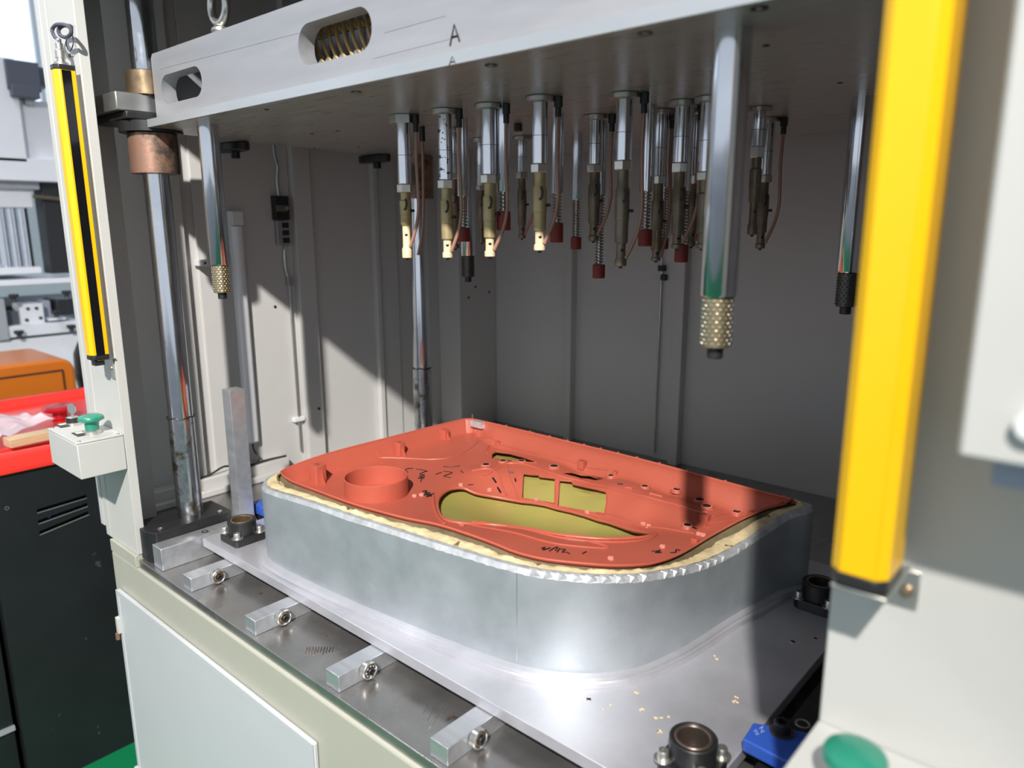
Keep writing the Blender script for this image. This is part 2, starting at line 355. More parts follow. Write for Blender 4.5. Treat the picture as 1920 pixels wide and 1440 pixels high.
PP('roof_panel', bx(XL-0.02, XR+0.02, 0.517, YB+0.02, 2.6, 2.62), 'paint_inner')
for (y, z) in ((0.98, 1.305), (1.57, 1.29), (1.66, 1.30), (1.075, 1.03), (1.60, 1.32)):
    xx = XL+0.09 if y > 1.53 else (XL+0.02 if 1.04 < y < 1.09 else XL)
    PP('wall_screw', MB().lathe([(0.004, 0), (0.0035, 0.0015), (0, 0.002)], (xx, y, z), (1, 0, 0), 10), 'black_steel', 0)

# ================================================================== GUIDE COLUMNS
def guide_column(cx, cy, lbl, base_z=0.945, block=None, collar=True, ztop=2.58):
    t = thing('guide_column', lbl, 'column', (cx, cy, ZB), 'chrome guide columns of the press')
    bp = block
    obj('base_block', MB().prism(bp, ZB+0.0002, base_z), 'black_steel', t, bev=0.0015)
    zj = zat(cx, cy, 782) if cy < 1 else zat(cx, cy, 690)
    obj('shaft', MB().cyl((cx, cy, zj), (cx, cy, ztop), 0.0225, seg=48), 'chrome', t)
    st = obj('stained_sleeve', MB().cyl((cx, cy, base_z), (cx, cy, zj+0.001), 0.0236, seg=48), 'chrome_stain', t, label='scratched oily lower part of the shaft')
    pts = [(cx+0.0242*math.cos(a), cy+0.0242*math.sin(a), zj+0.0012*math.sin(5*a)+0.0012) for a in [2*PI*i/40 for i in range(40)]]
    obj('tape_edge', MB().tube(pts, 0.0011, 6, closed=True), 'black_steel', t)
    return t
blk = [(-1.362, 0.508), (-1.338, 0.518), (-1.341, 0.668), (-1.425, 0.668), (-1.425, 0.508)]
gc = guide_column(-1.380, 0.603, 'thick chrome guide column by the left post, standing on black block', block=[(x, y) for x, y in blk])
gc['group'] = 'chrome guide columns of the press'
for (x, y) in ((-1.352, 0.532), (-1.350, 0.648)): socket_screw(gc, 'block_screw', (x, y, 0.9455), 0.005, 0.002, 'steel', washer=False)
gc2 = guide_column(-1.40, 1.236, 'chrome guide column behind the red panel, in the rear left corner', block=[(-1.46, 1.18), (-1.34, 1.18), (-1.34, 1.30), (-1.46, 1.30)])

# ================================================================== UPPER TOOL (moving platen)
ZU = 1.665
up = thing('upper_tool_plate', 'wide aluminium upper tool plate with raised slotted front bar marked A', 'plate', (-0.9, 0.9, ZU))
pl = [(-1.352, 0.580), (0.02, 0.580), (0.02, 1.45), (-1.455, 1.45), (-1.455, 1.13), (-1.385, 0.62), (-1.366, 0.588)]
plate = obj('plate', MB().prism(pl, ZU, ZU+0.0135), 'alu_under', up, bev=0.001)
obj('plate_edge', bx(-1.350, 0.02, 0.5778, 0.5805, ZU+0.0004, ZU+0.0131), 'alu_edge', up, label='bright milled front edge of the plate')
h1 = rrect(-1.312, -1.163, 1.7145, 1.7445, 0.0145, 8); h1 = rrect(-1.312, -1.165, 1.700, 1.752, 0.024, 8)
h1 = [(x, z) for x, z in rrect(-1.314, -1.172, 1.701, 1.7465, 0.022, 8)]
h2 = rrect(-0.903, -0.748, 1.706, 1.757, 0.025, 8)
fr_out = [(-1.342, ZU+0.0135), (0.0, ZU+0.0135), (0.0, 1.785), (-1.336, 1.785), (-1.342, 1.779)]
obj('front_bar', MB().prism_holes(fr_out, [h1, h2], 0.597, 0.622, lambda a, b, c: (a, c, b)), 'alu_frame', up, bev=0.0015, label='slotted aluminium bar with pen marks')
obj('side_bar', bx(-1.36, -1.336, 0.622, 1.42, ZU+0.0137, 1.785), 'alu_frame', up, bev=0.001)
obj('rear_bar', bx(-1.336, 0.0, 1.40, 1.42, ZU+0.0137, 1.785), 'alu_frame', up, bev=0.001)
obj('inner_rib', bx(-1.12, -1.10, 0.622, 1.40, ZU+0.0137, 1.76), 'alu_frame', up, bev=0.001)
obj('inner_post', MB().cyl((-1.215, 0.72, ZU+0.0137), (-1.215, 0.72, 1.775), 0.006, seg=16), 'tube_white', up)
def onz(pts, z): return [tuple(pZ(u, v, z)) for u, v in pts]
# strokes of the two hand-written letters
def strokes(parent, segs, m='ink', r=0.0009, name='pen_mark', label=None):
    mb = MB()
    for s in segs: mb.tube(s, r, 5)
    return obj(name, mb, m, parent, label=label)
def onY_(pts, y): return [tuple(pY(u, v, y)) for u, v in pts]
strokes(up, [onY_([(844, 86), (852, 46), (862, 78)], 0.5968), onY_([(846, 70), (860, 67)], 0.5968)], r=0.0011, label='handwritten capital A on the bar')
strokes(up, [onY_([(842, 123), (848, 106), (855, 122)], 0.5776), onY_([(844, 117), (853, 115)], 0.5776)], r=0.0006, label='small handwritten A on the plate edge')
# scribed layout lines on the bar
mb = MB()
for (u0, v0, u1, v1) in ((700, 110, 850, 72), (300, 130, 560, 62), (720, 62, 835, 30)):
    mb.tube(onY_([(u0, v0), (u1, v1)], 0.5969), 0.00025, 4)
obj('scribed_line', mb, 'steel', up)
# eyebolt
eb = thing('eyebolt', 'zinc lifting eyebolt screwed into the top of the slotted bar', 'eyebolt', (-1.126, 0.61, 1.785))
obj('eye', MB().tube([(-1.126+0.0225*math.cos(a), 0.61, 1.825+0.0245*math.sin(a)) for a in [2*PI*i/36 for i in range(36)]], 0.0062, 12, closed=True), 'zinc', eb)
obj('collar', MB().lathe([(0.011, 0), (0.014, 0.003), (0.013, 0.007), (0.007, 0.011), (0.006, 0.017)], (-1.126, 0.61, 1.7855), (0, 0, 1), 24), 'zinc', eb)
# coil of air hoses behind the second slot
hc = thing('air_hose_bundle', 'bundle of curved tan air hoses seen through the larger slot of the bar', 'hose', (-0.80, 0.68, ZU+0.014))
for k in range(16):
    x0 = -1.02+k*0.0165
    pts = catmull([(x0, 0.672, 1.764), (x0+0.006, 0.648, 1.772), (x0+0.012, 0.640, 1.752), (x0+0.022, 0.640, 1.728), (x0+0.040, 0.644, 1.706), (x0+0.065, 0.655, 1.690)], 5, False)
    obj('hose', MB().tube(pts, 0.0027, 8), 'coil_hose', hc)
vb = thing('valve_manifold', 'dark valve manifold block behind the tan air hoses', 'manifold', (-0.82, 0.72, ZU+0.014))
obj('body', bx(-1.02, -0.62, 0.70, 0.76, ZU+0.0137, 1.775), 'black_steel', vb, bev=0.002)
for k in range(9): obj('port_block', bx(-1.0+k*0.04, -0.968+k*0.04, 0.692, 0.70, 1.70, 1.77), 'grey_machine', vb, bev=0.001)
# recessed screws under the plate
for i, (u, v) in enumerate(((668, 172), (921, 122), (1210, 62), (1424, 15), (1436, 85), (1575, 155), (585, 251), (633, 245), (672, 275), (590, 278), (745, 237), (500, 205))):
    p = pZ(u, v, ZU); r = 0.007 if i < 4 else 0.0035
    obj('screw_hole', MB().ring((p.x, p.y, ZU-0.0008), (p.x, p.y, ZU-0.0001), r, r*0.55, 16), 'ring_brown' if i in (0, 2) else 'black_steel', up)
    obj('screw_head', MB().lathe([(r*0.5, 0), (r*0.4, 0.0006), (0, 0.0008)], (p.x, p.y, ZU-0.0001), (0, 0, -1), 10), 'zinc' if i < 4 else 'black_steel', up)
# crosshead slider on the left column
sl = thing('slider_bearing', 'steel crosshead block with bronze bushes riding on the left guide column', 'bearing', (-1.38, 0.603, 1.69))
X, Y = -1.380, 0.603
obj('slider_block', bx(-1.500, -1.356, 0.538, 0.76, 1.692, 1.722), 'steel', sl, bev=0.002)
obj('slider_block_lower', bx(-1.495, -1.35, 0.55, 0.75, 1.679, 1.6915), 'black_steel', sl, bev=0.002)
obj('upper_bush', MB().ring((X, Y, 1.7225), (X, Y, 1.762), 0.034, 0.0228, 48), 'bronze', sl)
obj('bush_flange', MB().ring((X-0.002, Y, 1.6605), (X-0.002, Y, 1.6785), 0.052, 0.0228, 48), 'black_steel', sl)
obj('lower_bush', MB().ring((X, Y, 1.592), (X, Y, 1.66), 0.0405, 0.0228, 48), 'rust_collar', sl)
sl2 = thing('slider_bearing', 'dark bronze bush on the rear left guide column behind hanging hoses', 'bearing', (-1.40, 1.236, 1.60))
obj('lower_bush', MB().ring((-1.40, 1.236, 1.565), (-1.40, 1.236, 1.662), 0.0405, 0.0228, 40), 'rust_collar', sl2)

# black clamps under the left rim of the platen
for (u, v, w, lbl) in ((445, 276, 0.052, 'black oval clamp foot under plate beside left guide pin'), (712, 298, 0.046, 'black oval clamp foot under plate near hanging probes')):
    p = pZ(u, v, 1.655); t = thing('clamp_foot', lbl, 'clamp', (p.x, p.y, 1.63), 'black clamp feet under the upper plate')
    xx = p.x-0.02
    obj('foot', MB().prism([(xx+a*0.055, p.y+b*0.022) for a, b in [(math.cos(q)*1.0, math.sin(q)) for q in [2*PI*i/20 for i in range(20)]]], 1.648, ZU-0.0003), 'black_steel', t, bev=0.003)
    obj('clamp_screw', MB().cyl((xx+0.01, p.y, 1.634), (xx+0.01, p.y, 1.648), 0.009, seg=16, ch=0.001), 'black_steel', t)

# ================================================================== FOUR GUIDE PINS with ball cages
PIN = [(-1.231, 0.631, 'front left chrome guide pin with brass ball cage'), (-0.3114, 0.6424, 'large foreground chrome guide pin with brass ball cage, nearest camera'),
       (-1.178, 1.185, 'rear left guide pin with dark ball cage, among the hanging probes'), (-0.334, 1.087, 'rear right guide pin partly hidden behind the yellow bar')]
for i, (x, y, l) in enumerate(PIN):
    t = thing('guide_pin', l, 'guide pin', (x, y, 1.376), 'chrome guide pins under the upper plate')
    obj('pin', MB().lathe([(0.0158, 0), (0.0168, 0.0015), (0.0168, ZU-1.4355), (0.0168, ZU-1.4350)], (x, y, 1.435), (0, 0, 1), 48), 'chrome', t)
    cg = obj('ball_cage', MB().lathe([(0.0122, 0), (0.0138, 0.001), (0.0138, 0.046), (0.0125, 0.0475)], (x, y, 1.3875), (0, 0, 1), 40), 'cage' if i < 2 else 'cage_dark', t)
    mb = MB()
    for r in range(11):
        for k in range(14):
            a = 2*PI*(k+0.5*(r % 2))/14; c = Vector((x+0.0134*math.cos(a), y+0.0134*math.sin(a), 1.3915+r*0.0040))
            mb.lathe([(0, -0.00165), (0.00117, -0.00117), (0.00165, 0), (0.00117, 0.00117), (0, 0.00165)], c, (math.cos(a), math.sin(a), 0), 6)
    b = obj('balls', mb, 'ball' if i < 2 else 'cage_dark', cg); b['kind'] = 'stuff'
    obj('end_screw', MB().lathe([(0.0068, 0), (0.0075, 0.001), (0.0075, 0.0105)], (x, y, 1.3768), (0, 0, 1), 20), 'black_steel', t)

# ================================================================== RIVETING PROBES
def probe(name_lbl, fu, fv, vcyl, vnut, vbody, vtip, r=0.0105, fit=None, tip_u=None, cream=False, mat_cyl='chrome', tube_r=0.0026, dark=False, hexflange=False, bdy='brass', endpt=None, screw=True, group='brass riveting probes under the upper plate'):
    p = pZ(fu, fv, ZU); x, y = p.x, p.y
    zc, zn, zb_, zt_ = zat(x, y, vcyl), zat(x, y, vnut), zat(x, y, vbody), zat(x, y, vtip)
    t = thing('riveting_probe', name_lbl, 'probe', (x, y, zt_), group)
    k = r/0.0105
    if hexflange: obj('flange', MB().cyl((x, y, ZU-0.0125), (x, y, ZU-0.0002), 0.0205*k, seg=6, rot=0.3, ch=0.0008), 'steel', t)
    else: obj('flange', MB().lathe([(0.0165*k, 0), (0.0195*k, 0.0015), (0.0195*k, 0.0065), (0.0185*k, 0.0075)], (x, y, ZU-0.0077), (0, 0, 1), 32), 'steel', t)
    cy = obj('cylinder', MB().lathe([(0.0098*k, 0), (0.0105*k, 0.001), (0.0105*k, ZU-0.008-zc)], (x, y, zc), (0, 0, 1), 32), mat_cyl, t)
    zg = zc+(ZU-zc)*0.42
    obj('groove', MB().ring((x, y, zg), (x, y, zg+0.0007), 0.01062*k, 0.0100*k, 32), 'black_steel', cy)
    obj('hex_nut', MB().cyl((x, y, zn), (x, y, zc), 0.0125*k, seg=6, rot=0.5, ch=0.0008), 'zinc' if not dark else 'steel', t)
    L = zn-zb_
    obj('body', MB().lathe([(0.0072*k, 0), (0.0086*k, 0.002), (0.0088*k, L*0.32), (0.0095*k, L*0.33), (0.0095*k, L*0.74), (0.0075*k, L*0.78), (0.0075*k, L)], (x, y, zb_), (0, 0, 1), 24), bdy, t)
    Lt = zb_-zt_
    tip = obj('tip', MB().lathe([(0.0065*k, 0), (0.0078*k, 0.001), (0.0078*k, Lt*0.28), (0.0062*k, Lt*0.36), (0.0062*k, Lt)], (x, y, zt_), (0, 0, 1), 20), 'brass_lit' if cream else bdy, t)  # cream: the tip takes the lit copy of the brass
    obj('vent_hole', MB().lathe([(0.0022*k, 0), (0, 0.0008)], (x+0.0045*k, y-0.0045*k, zt_+Lt*0.72), (0.7, -0.7, 0), 10), 'hole_black', tip)
    obj('end_bit', MB().lathe([(0.0022, 0), (0.0026, 0.003)], (x, y, zt_-0.0028), (0, 0, 1), 10), 'black_steel', tip)
    if screw:
        zs = zb_+L*0.45; obj('clamp_screw', MB().cyl((x+0.008*k, y+0.002, zs), (x+0.0145*k, y+0.004, zs), 0.0022*k, seg=10), 'black_steel', t)
        zs = zb_+L*0.68; obj('clip', MB().tube(catmull([(x+0.007*k, y-0.006*k, zs+0.006), (x+0.0095*k, y-0.0062*k, zs), (x+0.0085*k, y-0.0070*k, zs-0.008), (x+0.006*k, y-0.0085*k, zs-0.010)], 4, False), 0.0015*k, 6), 'black_steel', t)
    if fit:
        q = pZ(fit[0], fit[1], ZU); fx, fy = q.x, q.y
        fo = obj('hose_fitting', MB().cyl((fx, fy, ZU-0.014), (fx, fy, ZU-0.0002), 0.0058, seg=6, ch=0.0006).cyl((fx, fy, ZU-0.026), (fx, fy, ZU-0.014), 0.0042, seg=14), 'black_steel', t)
        ex, ey, ez = x+0.0075*k, y+0.0005, zt_+Lt*0.35
        e2 = Vector((x, y, 0))-Vector((fx, fy, 0)); zmid = (ZU+ez)/2-0.02
        cp = [(fx, fy, ZU-0.024), (fx-0.001, fy, ZU-0.07), (fx+0.001, fy, zmid), (fx+0.0005, fy, ez+0.055), (fx*0.72+ex*0.28, fy*0.72+ey*0.28, ez+0.030), (ex, ey, ez)]
        obj('air_hose', MB().tube(catmull(cp, 8, False), tube_r, 10), 'hose', t)
    return t
probe('leftmost brass riveting probe with hexagonal flange and tip coloured as if lit', 755, 216, 346, 361, 423, 484, fit=(779, 214), cream=True, hexflange=True)
probe('second brass probe from the left with ink-marked spotted cylinder and tip coloured as if lit', 833.6, 205, 338, 353.5, 450, 483.6, fit=(860.6, 204), cream=True, mat_cyl='chrome_spot')
probe('third brass probe from the left in the front row, tip coloured as if lit', 916, 195, 328, 343.6, 447, 481.6, fit=(949, 194), cream=True)
probe('fourth brass probe from the left in the front row, flanged tip coloured as if lit', 1013, 181, 308, 324, 434, 470, fit=(1047, 180), cream=True)
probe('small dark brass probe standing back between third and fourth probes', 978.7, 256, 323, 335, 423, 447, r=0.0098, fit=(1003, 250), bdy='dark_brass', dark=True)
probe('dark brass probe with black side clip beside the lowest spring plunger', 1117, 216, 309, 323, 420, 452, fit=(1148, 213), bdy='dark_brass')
probe('fifth front row probe, shade-toned brass body hanging lowest with dark tip', 1172.4, 175, 302, 319, 457, 499, fit=(1209, 172), bdy='dark_brass')
probe('front row probe just left of the large guide pin, shade-toned brass body', 1280.6, 189, 306, 323.6, 440, 466, fit=(1316, 188), bdy='dark_brass')
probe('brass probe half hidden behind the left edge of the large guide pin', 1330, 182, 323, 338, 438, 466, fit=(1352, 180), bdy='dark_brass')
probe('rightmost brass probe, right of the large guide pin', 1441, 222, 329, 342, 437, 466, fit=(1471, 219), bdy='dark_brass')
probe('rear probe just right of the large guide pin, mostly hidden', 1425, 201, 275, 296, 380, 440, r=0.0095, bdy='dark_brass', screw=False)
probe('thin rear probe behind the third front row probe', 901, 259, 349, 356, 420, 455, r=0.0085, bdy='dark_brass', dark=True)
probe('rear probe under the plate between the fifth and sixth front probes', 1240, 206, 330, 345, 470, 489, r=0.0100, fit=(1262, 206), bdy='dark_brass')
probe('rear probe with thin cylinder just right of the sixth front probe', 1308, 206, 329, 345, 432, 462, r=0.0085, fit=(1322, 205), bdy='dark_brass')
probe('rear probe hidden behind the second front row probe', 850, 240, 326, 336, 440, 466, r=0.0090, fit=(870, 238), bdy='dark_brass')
q = pZ(791, 237, ZU)
t = thing('spare_air_hose', 'thin brown hose hanging behind the leftmost riveting probe', 'hose', (q.x, q.y, 1.45))
obj('hose_fitting', MB().cyl((q.x, q.y, ZU-0.024), (q.x, q.y, ZU-0.0002), 0.0052, seg=6), 'black_steel', t)
obj('air_hose', MB().tube(catmull([(q.x, q.y, ZU-0.02), (q.x, q.y, 1.58), (q.x-0.002, q.y-0.002, 1.50), (q.x-0.012, q.y-0.006, 1.45)], 8, False), 0.0026, 8), 'hose', t)
q = pZ(971.6, 232, ZU)
obj('black_plug', MB().cyl((q.x, q.y, ZU-0.012), (q.x, q.y, ZU-0.0002), 0.007, seg=20, ch=0.001), 'black_plastic', label='small black plug under the plate above the small dark probe', cat='plug')

def plunger(lbl, u, vtop, vcyl, vspr, vcap, uc=None, r=0.0095):
    p = pZ(u, vtop, ZU); x, y = p.x, p.y; zc, zs, zk = zat(x, y, vcyl), zat(x, y, vspr), zat(x, y, vcap)
    t = thing('spring_plunger', lbl, 'plunger', (x, y, zk), 'spring plungers with red caps')
    obj('cylinder', MB().lathe([(r*0.93, 0), (r, 0.001), (r, ZU-zc-0.0002)], (x, y, zc), (0, 0, 1), 28), 'chrome', t)
    obj('rod', MB().cyl((x, y, zs), (x, y, zc), 0.0032, seg=12), 'steel', t)
    n = max(4, int((zc-zs)/0.0046)); pts = [(x+0.0058*math.cos(a), y+0.0058*math.sin(a), zc-(zc-zs)*i/(n*12)) for i, a in [(i, 2*PI*i/12) for i in range(n*12+1)]]
    obj('spring', MB().tube(pts, 0.0011, 6), 'spring', t)
    obj('rubber_cap', MB().lathe([(0.0090, 0), (0.0100, 0.001), (0.0100, zs-zk-0.001), (0.0092, zs-zk)], (x, y, zk), (0, 0, 1), 24), 'red_cap', t)
plunger('red capped plunger behind the second front probe beside the rear left pin', 866, 222, 368, 427, 453)
plunger('red capped plunger just right of the third front probe', 943, 196, 360, 396, 432)
plunger('red capped plunger just right of the fourth front probe', 1046, 212, 362, 417.6, 454.6)
plunger('slim plunger with long spring and small dark red cap at mid plate', 1083, 250, 375, 444.6, 467.4)
plunger('longest plunger, its spring and red cap hanging lowest of all', 1129, 218, 366, 496, 521.5)
plunger('thick plunger with red cap just right of the lowest dark tipped probe', 1218, 197, 359, 430, 461.7, r=0.0105)
plunger('plunger with red cap half hidden behind the thick plunger', 1251, 222, 352, 446, 467)
plunger('plunger whose red cap hangs below the sixth front probe', 1290, 200, 359, 459, 491.6)

# ================================================================== LOWER TOOL: bars, rollers, plate, bushes
ZP0, ZP = 0.9105, 0.927
bar1 = thing('support_bar', 'taller aluminium bar without roller at the left end of bed', 'bar', (-1.32, 0.6, ZB), None)
obj('bar', bx(-1.338, -1.302, 0.509, 0.70, ZB+0.0003, 0.9272), 'alu', bar1, bev=0.0012)
b1c = pZ(382, 1004, 0.9272)
obj('bolt_hole', MB().ring((-1.318, 0.60, 0.9274), (-1.318, 0.60, 0.9279), 0.0065, 0.004, 18), 'black_steel', bar1)
desc = ['aluminium roller bar beside the left end bar, brown stained end', 'second aluminium roller bar from left end of bed', 'third aluminium roller bar, roller with open ball race', 'large nearest aluminium roller bar at bottom centre']
for i, bxx in enumerate((-1.1857, -0.9754, -0.7605, -0.5495)):
    t = thing('roller_bar', desc[i], 'bar', (bxx, 0.6, ZB), 'roller bars on the bed')
    obj('bar', bx(bxx-0.030, bxx, 0.507, 0.80, ZB+0.0003, 0.9088), 'alu', t, bev=0.001)
    yb = 0.553; zc = 0.8985; R_ = 0.0128
    ro = obj('roller', MB().ring((bxx+0.0012, yb, zc), (bxx+0.010, yb, zc), R_, 0.0092, 36), 'steel', t)
    obj('shield', MB().ring((bxx+0.0018, yb, zc), (bxx+0.0092, yb, zc), 0.0091, 0.0050, 30), 'dark_brass' if i == 2 else 'bronze', ro)
    obj('axle_screw', MB().lathe([(0.0052, 0), (0.0052, 0.0115), (0.0045, 0.0125), (0.0026, 0.0125), (0.0026, 0.010), (0, 0.010)], (bxx, yb, zc), (1, 0, 0), 20), 'black_steel', ro)
    if i == 2:
        for k in range(8):
            a = 2*PI*k/8; obj('ball', MB().lathe([(0, -0.0013), (0.0013, 0), (0, 0.0013)], (bxx+0.0096, yb+0.0070*math.cos(a), zc+0.0070*math.sin(a)), (1, 0, 0), 8), 'ball', ro)
YR = 1.24
lp = thing('lower_tool_plate', 'grey aluminium lower tool plate under the mould, speckled with resin', 'plate', (-0.8, 0.9, ZP0))
obj('plate', MB().prism([(-1.294, 0.5835), (-0.2835, 0.5835), (-0.2835, YR), (-1.296, YR), (-1.296, 0.5855)], ZP0, ZP), 'alu_plate', lp, bev=0.0010)
for (u, v, r) in ((1487, 1203, 0.0042), (1529, 1197, 0.0035), (1104, 1311, 0.004)):
    p = pZ(u, v, ZP); obj('screw_hole', MB().ring((p.x, p.y, ZP), (p.x, p.y, ZP+0.0004), r, r*0.75, 16), 'zinc', lp)
    obj('hole', MB().lathe([(r*0.74, 0), (0, 0.0001)], (p.x, p.y, ZP+0.0002), (0, 0, 1), 14), 'hole_black', lp)
# resin crumbs
cr = MB()
for (u, v, s) in ((1379, 1316, 0.0035), (1381, 1308, 0.0025), (1195, 1298, 0.003), (1204, 1331, 0.003), (1237, 1372, 0.003), (1345, 1236, 0.002), (1340, 1230, 0.0015), (1240, 1345, 0.002), (1230, 1346, 0.002), (1254, 1344, 0.0015), (1130, 1330, 0.0012), (1145, 1322, 0.0012)):
    p = pZ(u, v, ZP)
    for k in range(4):
        a = random.random()*6.28; q = p+Vector((math.cos(a), math.sin(a), 0))*s*0.7
        cr.lathe([(s*random.uniform(0.4, 0.8), 0), (s*0.3, 0.0009), (0, 0.0011)], (q.x, q.y, ZP+0.0001), (0, 0, 1), 6, rot=a)
ob = obj('resin_crumbs', cr, 'cream_foam', label='scattered cream resin crumbs on the lower plate right of the mould', cat='crumbs', kind='stuff')
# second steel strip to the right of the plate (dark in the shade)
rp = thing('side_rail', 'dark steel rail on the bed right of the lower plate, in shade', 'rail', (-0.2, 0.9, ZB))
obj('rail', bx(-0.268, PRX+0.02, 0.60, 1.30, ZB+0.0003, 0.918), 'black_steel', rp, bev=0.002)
p = pZ(1505, 1357, 0.918); obj('counterbore', MB().ring((p.x, p.y, 0.918), (p.x, p.y, 0.9186), 0.009, 0.0062, 24), 'steel', rp)
def bush(x, y, lbl, dark=False, rot=0.0, square=True):
    t = thing('guide_bush', lbl, 'bush', (x, y, ZP), 'flanged guide bushes on the lower plate')
    hw = 0.0305
    obj('base', MB().prism(rrect(x-hw, x+hw, y-hw, y+hw, 0.006 if square else 0.014, 5), ZP+0.0002, ZP+0.0155), 'black_steel', t, bev=0.0012)
    obj('barrel', MB().ring((x, y, ZP+0.0155), (x, y, ZP+0.0405), 0.0255, 0.0205, 48), 'black_steel', t)
    obj('bore_ring', MB().ring((x, y, ZP+0.004), (x, y, ZP+0.0412), 0.0204, 0.0165, 48), 'ring_brown' if not square else 'bronze', t)
    for a, b in ((-1, -1), (1, -1), (1, 1), (-1, 1)):
        socket_screw(t, 'socket_screw', (x+a*0.0225, y+b*0.0225, ZP+0.0156), 0.0062, 0.0095, 'zinc' if not dark else 'steel')
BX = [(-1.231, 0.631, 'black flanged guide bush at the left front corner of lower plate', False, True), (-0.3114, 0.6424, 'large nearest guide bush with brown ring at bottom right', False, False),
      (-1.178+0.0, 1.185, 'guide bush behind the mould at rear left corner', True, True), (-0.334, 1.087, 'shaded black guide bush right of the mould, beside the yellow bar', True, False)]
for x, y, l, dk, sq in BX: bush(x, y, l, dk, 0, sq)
mb = MB()
for i in range(9):
    u = 572+i*5.5; mb.tube(onz([(u, 1228-3*(i % 3)), (u+4, 1214+2*(i % 2)), (u+7, 1224), (u+9, 1213)], ZB+0.0001), 0.0007, 4)
obj('stain_mark', mb, 'rust_collar', press, label='brown scribbled stain on the steel bed')
mb = MB()
for (a_, b_, c_, d_) in ((800, 1352, 812, 1326), (815, 1348, 835, 1318), (790, 1340, 800, 1322), (828, 1340, 838, 1324), (805, 1366, 815, 1350)):
    mb.tube(onz([(a_, b_), ((a_+c_)/2+2, (b_+d_)/2), (c_, d_)], ZB+0.0001), 0.0006, 4)
obj('stain_mark', mb, 'zinc', press, label='pale wipe marks on the steel bed')
# blue stop blocks
bs = thing('blue_stop', 'blue painted stop block by the left guide bush', 'stop', (-1.30, 0.73, ZB))
obj('block', MB().prism([(-1.345, 0.712), (-1.275, 0.712), (-1.262, 0.735), (-1.262, 0.79), (-1.345, 0.79)], 0.9275, 0.948), 'blue', bs, bev=0.002)
obj('riser', bx(-1.34, -1.27, 0.716, 0.785, ZB+0.0003, 0.9274), 'black_steel', bs, bev=0.001)
for a, b in ((-1.305, 0.745), (-1.280, 0.760)): obj('screw_hole', MB().lathe([(0.006, 0), (0.0055, 0.0004), (0, 0.0004)], (a, b, 0.948), (0, 0, 1), 18), 'hole_black', bs)
P_ = [pZ(u, v, 0.945) for u, v in ((1392, 1385), (1412, 1354), (1482, 1366), (1545, 1380), (1545, 1440), (1470, 1425))]
bs2 = thing('blue_stop', 'bright blue swivel stop marked by hand, below the right of plate', 'stop', (P_[2].x, P_[2].y, 0.918))
obj('block', MB().prism([(q.x, q.y) for q in P_], 0.929, 0.945), 'blue', bs2, bev=0.002)
obj('riser', MB().prism([(q.x*0.6+P_[3].x*0.4, q.y*0.6+P_[3].y*0.4) for q in P_], 0.9182, 0.9289), 'black_steel', bs2)
p = pZ(1466, 1372, 0.945); obj('washer', MB().cyl((p.x, p.y, 0.945), (p.x, p.y, 0.9465), 0.0135, seg=24), 'ring_brown', bs2)
socket_screw(bs2, 'socket_screw', (p.x, p.y, 0.9465), 0.0095, 0.0115, 'black_steel', washer=False)
strokes(bs2, [onz([(1414, 1372), (1418, 1368), (1420, 1372), (1417, 1378), (1423, 1376)], 0.9452), onz([(1424, 1366), (1430, 1362), (1427, 1374), (1433, 1370)], 0.9452)], 'scribe', 0.0004, 'scratched_mark', 'faint scratched handwritten mark')
# upright aluminium post left of the mould
ap = obj('aluminium_upright', bx(-1.345, -1.315, 0.672, 0.702, ZB+0.0003, 1.192).box(-1.338, -1.322, 0.680, 0.694, 1.192, 1.1925), 'alu', bev=0.001, label='square aluminium upright bar standing left of the mould', cat='post')

# ================================================================== MOULD FRAME
def ztop(x, y):
    return 1.078-0.034*math.exp(-(((x+0.40)/0.20)**2+((y-0.93)/0.17)**2))-0.012*math.exp(-(((x+1.15)/0.12)**2+((y-0.62)/0.10)**2))
mo = [(-1.158, 0.70), (-1.150, 0.648), (-1.118, 0.614), (-1.06, 0.601), (-0.92, 0.606), (-0.79, 0.618), (-0.674, 0.632), (-0.567, 0.650), (-0.50, 0.683), (-0.452, 0.735), (-0.430, 0.80),
      (-0.420, 0.86), (-0.412, 0.934), (-0.402, 1.00), (-0.386, 1.08), (-0.366, 1.118), (-0.385, 1.136), (-0.50, 1.137), (-0.8, 1.137), (-1.08, 1.137), (-1.125, 1.128), (-1.142, 1.10), (-1.146, 1.0), (-1.152, 0.85)]
MO = [(p.x, p.y) for p in catmull([(x, y, 0) for x, y in mo], 10)]
def offset(poly, d):
    n = len(poly); out = []; A = sum(poly[i][0]*poly[(i+1) % n][1]-poly[(i+1) % n][0]*poly[i][1] for i in range(n)); s = 1 if A > 0 else -1
    for i in range(n):
        a = Vector(poly[i-1]); b = Vector(poly[(i+1) % n]); t = (b-a).normalized(); out.append((poly[i][0]+s*t.y*d, poly[i][1]-s*t.x*d))
    return out
CX, CY = -0.77, 0.875
def radial(poly, N=360):
    out = []; n = len(poly)
    for k in range(N):
        a = 2*PI*k/N; dx, dy = math.cos(a), math.sin(a); best = 0
        for i in range(n):
            x1, y1 = poly[i][0]-CX, poly[i][1]-CY; x2, y2 = poly[(i+1) % n][0]-CX, poly[(i+1) % n][1]-CY
            ex, ey = x2-x1, y2-y1; den = dx*ey-dy*ex
            if abs(den) < 1e-12: continue
            t = (x1*ey-y1*ex)/den; s = (x1*dy-y1*dx)/den
            if -1e-9 <= s <= 1+1e-9 and t > best: best = t
        out.append(best)
    return np.array(out)
N = 360
rM = radial(MO); rF = radial(offset(MO, 0.0135)); rI = radial(offset(MO, -0.0085))
TH = [2*PI*k/N for k in range(N)]
